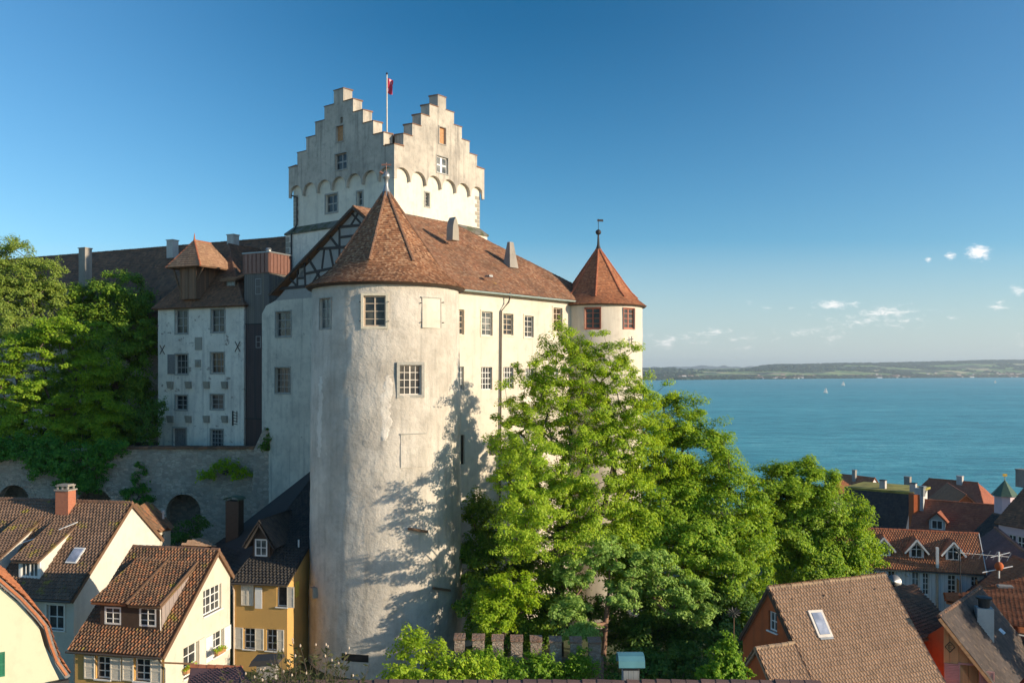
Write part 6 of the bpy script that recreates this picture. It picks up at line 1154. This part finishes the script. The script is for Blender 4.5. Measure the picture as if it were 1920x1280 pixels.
# ------------------------------------------------------------------ foreground roofs, battlement wall
def foreground():
    # ridge of the roof just below the viewpoint
    Y = 20.0; a, b = at(425, 1276, Y), at(1536, 1270, Y); a.z = b.z = at(900, 1282.5, Y).z; r = thing('near_roof', 'dark roof ridge running along the bottom edge of the picture', 'roof', ((a + b) / 2) - Z * 3)
    roof_part(r, [[a + Vector((0, -4, -4)), b + Vector((0, -4, -4)), b, a], [b + Vector((0, 4, -4)), a + Vector((0, 4, -4)), a, b]], 'roof_purple', .24, .28, 301, True); MB().ridge(a, b, .115, .33).build('ridge_tiles', M['ridge_dark'], r)
    MB().quad(a + Vector((.3, -3.6, -4)), a + Vector((.3, 3.6, -4)), a + Vector((.3, .1, -.2)), a + Vector((.3, -.1, -.2))).quad(b + Vector((-.3, -3.6, -4)), b + Vector((-.3, 3.6, -4)), b + Vector((-.3, .1, -.2)), b + Vector((-.3, -.1, -.2))).build('gable_wall', M['greywall'], r)
    c = at(1182, 1282, 20.4); t = at(1182, 1247, 20.4); r = thing('chimney', 'grey board-clad chimney with blue-green copper hood at the bottom edge', 'chimney', c - Z * .4); w = .36
    MB().box(c - Vector((w / 2, w / 2, .4)), (w, 0, 0), (0, w, 0), (0, 0, t.z - c.z + .36)).build('stack', M['chimboards'], r); MB().box(t - Vector((w / 2 + .015, w / 2 + .015, .05)), (w + .03, 0, 0), (0, w + .03, 0), (0, 0, .1)).build('collar', M['iron'], r)
    m = MB(); n = 8; W2 = .30
    for i in range(n):
        x0 = -W2 + 2 * W2 * i / n; x1 = -W2 + 2 * W2 * (i + 1) / n; z = lambda x: .05 + .0 * x; zz = lambda x: .30 - .12 * (x / W2) ** 2 * 0
    prof = [(-.26, .02), (-.24, .16), (-.15, .25), (0, .28), (.15, .25), (.24, .16), (.26, .02)]
    for (y0, z0), (y1, z1) in zip(prof, prof[1:]): m.hexa([t + Vector((-W2, y0, z0)), t + Vector((W2, y0, z0)), t + Vector((W2, y1, z1)), t + Vector((-W2, y1, z1)), t + Vector((-W2, y0 * 1.08, z0 + .02)), t + Vector((W2, y0 * 1.08, z0 + .02)), t + Vector((W2, y1 * 1.08, z1 + .02)), t + Vector((-W2, y1 * 1.08, z1 + .02))])
    for s in (-1, 1): m.box(t + Vector((s * .14 - .02, -.1, .04)), (.04, 0, 0), (0, .2, 0), (0, 0, .22))
    m.build('hood', M['blue_copper'], r)
    c = at(502, 1285, 24); t = at(502, 1238, 24); r = thing('chimney', 'dark mossy little chimney among weeds at the bottom left', 'chimney', c); MB().box(c - Vector((.24, .24, .6)), (.48, 0, 0), (0, .48, 0), (0, 0, t.z - c.z + .6)).build('stack', M['concrete'], r); m = MB(); m.hexa([t + Vector((-.42, -.35, -.05)), t + Vector((.38, -.35, .02)), t + Vector((.38, .35, .02)), t + Vector((-.42, .35, -.05)), t + Vector((-.36, -.3, .08)), t + Vector((.34, -.3, .12)), t + Vector((.34, .3, .12)), t + Vector((-.36, .3, .08))]); m.build('cap', M['roof_black'], r)
    a, b, cc, d_ = at(352, 1288, 31), at(478, 1290, 29), at(452, 1252, 34), at(358, 1249, 34); r = thing('lean_to', 'little red-brown tiled roof at the foot of the cream gable', 'roof', (-11, 32, 36)); roof_part(r, [[a, b, cc, d_]], 'roof_purple', .24, .26, 305, True); MB().ridge(d_, cc, .1, .3).build('ridge_tiles', M['ridge_red'], r); MB().quad(Vector((d_.x, d_.y, 33)), Vector((cc.x, cc.y, 33)), cc - Z * .1, d_ - Z * .1).quad(Vector((a.x, a.y, 33)), Vector((b.x, b.y, 33)), b - Z * .1, a - Z * .1).build('wall', M['greywall'], r)
M['ridge_dark'] = tilemat('dark_ridge_tiles', [(.11, .07, .065), (.15, .09, .08), (.09, .06, .06)], dirt_amt=.3); M['chimboards'] = boards('grey_chimney_boards', [(.26, .28, .28), (.22, .24, .25), (.30, .31, .31)], 9, (1, 1, 0))
foreground()
def battlement():
    Y = 50.0; a, b = at(850, 1226, Y), at(1132, 1240, Y); r = thing('battlement_wall', 'ivy grown garden wall with brick topped merlons right of the round tower', 'wall', (-.5, 50, 29)); zt = at(0, 1236, Y).z
    MB().box(Vector((a.x, Y, 28.5)), (b.x - a.x, 0, 0), (0, .55, 0), (0, 0, zt - 28.5)).build('wall', M['rock'], r)
    for i, (x0, x1) in enumerate(((852, 871), (886, 908), (923, 944), (958, 980), (995, 1016), (1031, 1053), (1070, 1091), (1104, 1127))):
        p, q = at(x0, 1200, Y - .02), at(x1, 1200, Y - .02); y = 1195 + i * 1.0; z = at(0, y, Y).z; m = MB(); m.hexa([Vector((p.x, Y - .02, zt - .3)), Vector((q.x, Y - .02, zt - .3)), Vector((q.x, Y + .57, zt - .3)), Vector((p.x, Y + .57, zt - .3)), Vector((p.x, Y - .02, z - .12)), Vector((q.x, Y - .02, z - .12)), Vector((q.x, Y + .57, z)), Vector((p.x, Y + .57, z))]); o = m.build('merlon', M['merlonstone'], r)
        m = MB()
        for k in range(3):
            f0, f1 = k / 3, (k + 1) / 3; u = (q.x - p.x + .08); m.hexa([Vector((p.x - .04 + u * f0, Y - .08, z - .12)), Vector((p.x - .05 + u * f1, Y - .08, z - .12)), Vector((p.x - .05 + u * f1, Y + .62, z + .003)), Vector((p.x - .04 + u * f0, Y + .62, z + .003)), Vector((p.x - .04 + u * f0, Y - .08, z - .02)), Vector((p.x - .05 + u * f1, Y - .08, z - .02)), Vector((p.x - .05 + u * f1, Y + .62, z + .1)), Vector((p.x - .04 + u * f0, Y + .62, z + .1))])
        m.build('merlon_cap', M['rock'], o)
M['merlonstone'] = stone('merlon_stone', [(.42, .33, .26), (.50, .42, .34), (.34, .22, .16), (.55, .48, .40)], 5, 1.8)
battlement()
# ------------------------------------------------------------------ trees and plants
def trees():
    # tall airy ash in front of the sunny wall
    tree('ash_tree', 'tall airy bright green tree in front of the sunlit castle wall', 'tree', [(1045, 636, 61, 1.8, 1.8, 1.4), (1075, 690, 61, 3.6, 3.2, 2.6), (1140, 680, 61.5, 3.0, 2.6, 2.4), (1000, 750, 60.5, 3.0, 2.8, 2.8), (1090, 780, 61, 4.6, 3.8, 3.0), (1205, 730, 62, 2.6, 2.4, 2.3), (1000, 850, 59.5, 3.3, 3.4, 3.0), (1110, 880, 60, 4.8, 4.2, 3.6), (962, 870, 59, 1.7, 2.0, 2.4), (1200, 840, 61, 3.8, 3.2, 3.4), (1050, 960, 58, 4.0, 3.4, 3.0), (985, 960, 58, 2.2, 2.4, 2), (1150, 790, 62, 4.0, 3, 3.2), (1000, 1000, 55.5, 2.6, 1.8, 1.8), (975, 930, 55.5, 1.4, 1.4, 1.2), (1130, 980, 59, 3.4, 2.4, 2.6), (1000, 860, 55, 1.5, 1.4, 1.3), (960, 1010, 54.5, 1.3, 1.2, .9)], (3.2, 61, 29.5), .34, 'leaf_ash', 'bark', 860, 225, .2, 1, (.35, .8), .3, .65, top=at(1058, 650, 61), asp=.42)
    tree('maple_tree', 'large dense tree with sunlit crown in the centre right', 'tree', [(1270, 790, 66, 2.2, 2.2, 2.0), (1290, 860, 65, 3.9, 3.4, 3.0), (1230, 940, 64, 3.6, 3.4, 3.2), (1340, 950, 64, 4.0, 3.4, 3.4), (1290, 1040, 62, 5.0, 4.0, 3.8), (1380, 1060, 63, 3.0, 3, 3.4), (1190, 1030, 62, 3.2, 3, 3.0)], (13, 65, 28.5), .4, 'leaf_maple', 'bark', 640, 330, .22, 2, (.55, 1.1), .6, .65)
    tree('broad_tree', 'rounded dense tree with the lake behind it, left of the dark slate block', 'tree', [(1500, 915, 76, 3.2, 3, 2.6), (1455, 920, 75, 2.6, 2.6, 2.4), (1540, 970, 76, 4.0, 3.6, 3.2), (1480, 1000, 75, 3.6, 3.4, 3.0), (1590, 1020, 75, 3.0, 2.8, 2.4), (1520, 1060, 74, 4.2, 3.6, 2.6), (1430, 1010, 74, 2.4, 2.4, 2.4)], (25, 76, 25), .38, 'leaf_maple', 'bark', 500, 320, .24, 3, (.55, 1.1), .6, .65)
    tree('apple_tree', 'grey-green tree with a bare pinkish trunk above the merlons', 'tree', [(1130, 1030, 57, 1.8, 1.9, 1.3), (1200, 1050, 57, 2.4, 2.0, 1.2), (1075, 1065, 56.5, 1.6, 1.6, 1.2), (1265, 1100, 57, 2.4, 1.9, 1.1), (1070, 1150, 56, 1.5, 1.4, 1.3), (1170, 1110, 56.5, 1.7, 1.8, .9), (1300, 1150, 56, 1.6, 1.4, .9), (1090, 1185, 55, 1.0, 1, .7)], (5.7, 56.5, 29), .17, 'leaf_grey', 'barkpink', 260, 190, .19, 4, (.3, .65), .35, .6, top=at(1142, 1030, 57))
    tree('young_tree', 'small yellow-green tree standing right of the round tower foot', 'tree', [(960, 1090, 56, 1.5, 1.4, .9), (930, 1130, 56, 1.4, 1.4, .9), (990, 1120, 56, 1.0, 1, .8), (925, 1165, 55.5, 1.5, 1.3, .8)], (-.8, 56.3, 29), .1, 'leaf_yellow', 'bark', 130, 140, .18, 5, (.35, .6), .5, .55)
    tree('dark_tree', 'dark shaded tree squeezed between the round tower and the ash', 'tree', [(900, 970, 65, 1.6, 1.6, 2.2), (930, 1040, 64, 2.2, 2, 2.4), (890, 1060, 63, 1.2, 1.3, 2.2), (1000, 1040, 63.5, 2.4, 2.2, 2.4), (900, 1150, 60, 1.6, 1.6, 2.2), (1040, 1110, 61, 2.4, 2, 2.2), (1000, 1160, 59, 2.4, 1.8, 2.0), (950, 1190, 58, 2, 1.5, 1.6)], (-1, 63, 29.5), .22, 'leaf_deep', 'bark', 300, 200, .24, 6, (.5, .9), .4, .8)
    tree('dark_tree', 'dark green understorey tree behind the pinkish trunk, under the large dense tree', 'tree', [(1180, 1150, 60, 3.0, 2.2, 2.0), (1290, 1160, 60, 3.4, 2.4, 2.2), (1370, 1150, 60, 2.6, 2.2, 2.4), (1240, 1210, 58, 3, 2, 2), (1330, 1230, 56, 2.6, 2, 1.8)], (11, 61, 28.5), .22, 'leaf_dark', 'bark', 260, 190, .24, 7, (.5, .9), .4, .8)
    # left terrace
    tree('birch_tree', 'olive green feathery tree at the left edge in front of the long dark roof', 'tree', [(35, 475, 90, 2.6, 2.4, 2.4), (70, 520, 90, 3.0, 2.8, 2.6), (15, 560, 89, 3.0, 2.8, 3.0), (85, 560, 90, 2.0, 2, 1.8), (-50, 540, 90, 3.5, 3, 4), (50, 620, 88, 3, 2.6, 2)], (-50, 90, 42.6), .25, 'leaf_birch', 'bark', 340, 220, .22, 8, (.45, .9), .4, .8)
    tree('lime_tree', 'big dark green tree with sunlit top left of the white castle house', 'tree', [(230, 560, 92, 3.2, 3, 2.8), (180, 570, 93, 3.2, 3, 2.6), (255, 620, 91.5, 2.6, 2.8, 3.4), (215, 680, 91, 4.0, 3, 4.0), (150, 620, 92, 3, 3, 3), (250, 760, 91, 2.6, 2.4, 3.2), (150, 740, 91, 3.6, 3, 3.6), (240, 800, 88, 2.6, 2, 2.0), (180, 810, 88, 3, 2, 2)], (-41, 92.5, 42.6), .4, 'leaf_deep', 'bark', 500, 270, .26, 9, (.55, 1.1), .55, .7)
    tree('maple_tree', 'layered maple with yellow-green sunlit tiers in front of the big dark tree', 'tree', [(130, 620, 84, 3.6, 2.6, 1.6), (70, 650, 83.5, 3.0, 2.4, 2.0), (165, 690, 84, 3.2, 2.4, 2.0), (100, 740, 84, 3.8, 2.6, 2.4), (190, 770, 84, 2.2, 2, 1.8), (20, 720, 84, 3.4, 2.6, 3.0), (-40, 680, 84, 3.4, 2.6, 4.0), (60, 800, 83, 3.6, 2, 2), (160, 810, 83, 3.2, 1.8, 1.6), (0, 800, 83, 3.2, 1.8, 2)], (-43, 84.5, 42.6), .3, 'leaf_maple', 'bark', 480, 250, .22, 10, (.5, 1.0), .5, .5)
    tree('maple_tree', 'leafy tree beside the dark roof with the capped chimney, beyond the right edge', 'tree', [(2230, 1110, 47, 2.6, 2.4, 2.4), (2330, 1060, 46.5, 3.0, 2.6, 2.6), (2190, 1190, 47, 1.6, 1.6, 1.6)], (37, 47, 27), .25, 'leaf_maple', 'bark', 130, 130, .26, 23, (.5, .9), .4, .7)
    # shrubs
    shrub('ivy', 'thick ivy cushion hanging over the arcade wall below the maple', 'ivy', [(125, 865, 79.2, 4.8, 1.1, 2.2), (60, 840, 79.4, 4.2, 1.1, 1.5), (140, 905, 79.0, 2.6, .7, 1.6), (205, 840, 79.4, 1.8, 1, 1.1), (-10, 840, 79.4, 3, 1, 1.2)], 'leaf_ivy', 260, 120, .22, 11, (.4, .7))
    shrub('ivy', 'thin ivy trail down the arcade wall right of the hanging cushion', 'ivy', [(262, 905, 79.7, .7, .25, 1.9), (275, 940, 79.7, .9, .25, .8), (240, 925, 79.7, .6, .25, .9)], 'leaf_ivy', 40, 70, .2, 12, (.25, .45))
    shrub('bush', 'yellow-green bush growing out of the rough wall below the white castle house', 'bush', [(425, 875, 79.2, 1.5, .5, .7), (450, 890, 79.2, .9, .45, .6), (390, 890, 79.3, .8, .4, .5)], 'leaf_yellow', 45, 70, .2, 13, (.3, .5))
    shrub('bush', 'small dark bush on top of the buttress beside the castle gable wall', 'bush', [(505, 822, 79, .45, .4, 1.0), (498, 838, 79, .6, .4, .4)], 'leaf_dark', 26, 60, .18, 14, (.2, .35))
    shrub('bush', 'grey-green shrub at the left foot of the white castle house', 'bush', [(287, 778, 85, 1.4, 1, 1.6), (275, 810, 85, .9, .9, 1.4), (300, 760, 85, .8, .8, .8)], 'leaf_dark', 55, 60, .2, 15, (.3, .6))
    shrub('bush', 'dark ferny bush in front of the third arch behind the annex', 'bush', [(365, 985, 76, 1.6, .8, 1.0), (345, 1003, 75, 1.5, .8, .8), (300, 1000, 76, 1.5, .8, .9)], 'leaf_dark', 45, 70, .22, 16, (.3, .55))
    shrub('shrub', 'bright green shrub in front of the round tower foot', 'shrub', [(790, 1225, 47, 1.5, .9, 1.1), (850, 1250, 46.5, 1.7, 1, .9), (760, 1265, 46, 1.2, .9, .8), (900, 1258, 46.5, 1.2, .9, .8), (775, 1190, 47, .6, .5, .6), (830, 1268, 46, 2.6, 1, .7)], 'leaf_ash', 150, 95, .17, 17, (.25, .5), .9)
    shrub('ivy', 'bright ivy curtain covering the merlon wall', 'ivy', [(1010, 1252, 49.2, 3.8, .4, .75), (930, 1245, 49.3, 1.0, .4, .7), (1085, 1245, 49.3, .8, .4, .8), (1060, 1262, 49, 2.2, .4, .6), (905, 1226, 49.4, .6, .35, .45), (1000, 1232, 49.4, .5, .35, .4), (1092, 1226, 49.4, .5, .35, .5), (965, 1262, 49, 2, .4, .6)], 'leaf_ivy2', 190, 100, .16, 18, (.25, .42))
    shrub('conifer', 'conical bright ivy-like bush left of the tan roofed house', 'bush', [(1352, 1262, 38.5, .95, .8, .65), (1358, 1235, 38.5, .68, .65, .75), (1362, 1206, 38.5, .38, .38, .55), (1330, 1272, 38.5, .65, .55, .45), (1385, 1266, 38.5, .55, .55, .45)], 'leaf_ivy2', 130, 110, .13, 19, (.16, .32))
    shrub('bush', 'dark thicket at the bottom between the ivy wall and the tan house', 'bush', [(1200, 1258, 52, 2.8, 1.4, 1.2), (1280, 1262, 51, 2.6, 1.4, 1.2), (1140, 1262, 52, 1.6, 1.2, 1)], 'leaf_dark', 90, 90, .22, 20, (.35, .6))
def weeds():
    rng = random.Random(5); r = thing('weeds', 'blurred dry weeds with seed heads standing along the bottom edge', 'weeds', (-4.6, 18.5, 42.6)); st = MB(); lf = MB(); hd = MB()
    for i in range(85):
        px = rng.choice([rng.gauss(560, 45), rng.gauss(600, 30), rng.gauss(505, 30), rng.uniform(430, 700)]); Y = rng.uniform(17.6, 19.6); b = at(px, 1300, Y); h = rng.uniform(.35, 1.15) * (1.0 if abs(px - 585) < 70 else .55); tip = b + Vector((rng.uniform(-.25, .25), rng.uniform(-.1, .1), h)); m = b.lerp(tip, .5) + Vector((rng.uniform(-.06, .06), 0, 0)); st.tube([b, m, tip], [.008, .006, .003], 4, False)
        for k in range(rng.randint(4, 11)):
            q = b.lerp(tip, rng.uniform(.15, .95)); a = rng.uniform(0, 6.28); d_ = Vector((math.cos(a), math.sin(a) * .5, rng.uniform(.1, .9))).normalized(); L = rng.uniform(.06, .16); s = d_.cross(Vector((0, -1, .2))).normalized() * L * .14; lf.add([q, q + d_ * L * .5 + s, q + d_ * L, q + d_ * L * .5 - s], [[0, 1, 2, 3]])
        if rng.random() < .35: hd.lathe(tip, [(.006, -.02), (.018, .0), (.016, .025), (.004, .045)], 6)
    st.build('stem', M['bark'], r); lf.build('leaves', M['leaf_weed'], r); hd.build('seed_head', M['tanframe'], r)
M['leaf_ivy2'] = leafmat('bright_ivy_leaves', [(.10,.24,.018),(.20,.36,.026),(.30,.46,.04)], .38); M['leaf_weed'] = leafmat('dusty_weed_leaves', [(.05, .07, .03), (.09, .10, .04), (.14, .13, .06)], .3)
trees(); weeds()
def flowers():
    for px, py, Y, lab in ((352, 1252, 47.0, 'flower box with red blooms under the lower left gable window of the cream house'), (409, 1218, 49.0, 'green trailing flower box under the lower right gable window of the cream house')):
        rng = np.random.default_rng(int(px)); b = at(px, py + 6, Y); r = thing('flower_box', lab, 'flower box', b, 'window boxes on the cream gable'); MB().box(b - HP * .45 + UH * .02, HP * .9, UH * .22, Z * .2).build('box', M['orangewood'], r)
        cl = np.array([[b.x + HP.x * t + UH.x * .12, b.y + HP.y * t + UH.y * .12, b.z + .25 + rng.uniform(-.05, .1), .16] for t in np.linspace(-.4, .45, 7)]); leaf_mesh('foliage', cl, 45, .1, rng, r, M['leaf_ash']); leaf_mesh('blossoms', cl[::2], 14, .08, rng, r, M['flower_red'])
flowers()

# ------------------------------------------------------------------ air over the lake
def haze():
    mb = MB(); mb.box((-9000, -400, -60), (21000, 0, 0), (0, 24000, 0), (0, 0, 400)); m = bpy.data.materials.new('haze_air'); m.use_nodes = True; nt = m.node_tree; nt.nodes.clear(); o = nt.nodes.new('ShaderNodeOutputMaterial'); v = nt.nodes.new('ShaderNodeVolumePrincipled'); v.inputs['Color'].default_value = (.76, .90, 1, 1); v.inputs['Density'].default_value = HAZE; v.inputs['Anisotropy'].default_value = .2; nt.links.new(v.outputs[0], o.inputs['Volume'])
    tag(mb.build('haze', m), 'thin bluish haze over the lake', 'haze', None, 'stuff')
HAZE = 5.5e-5
if HAZE: haze()
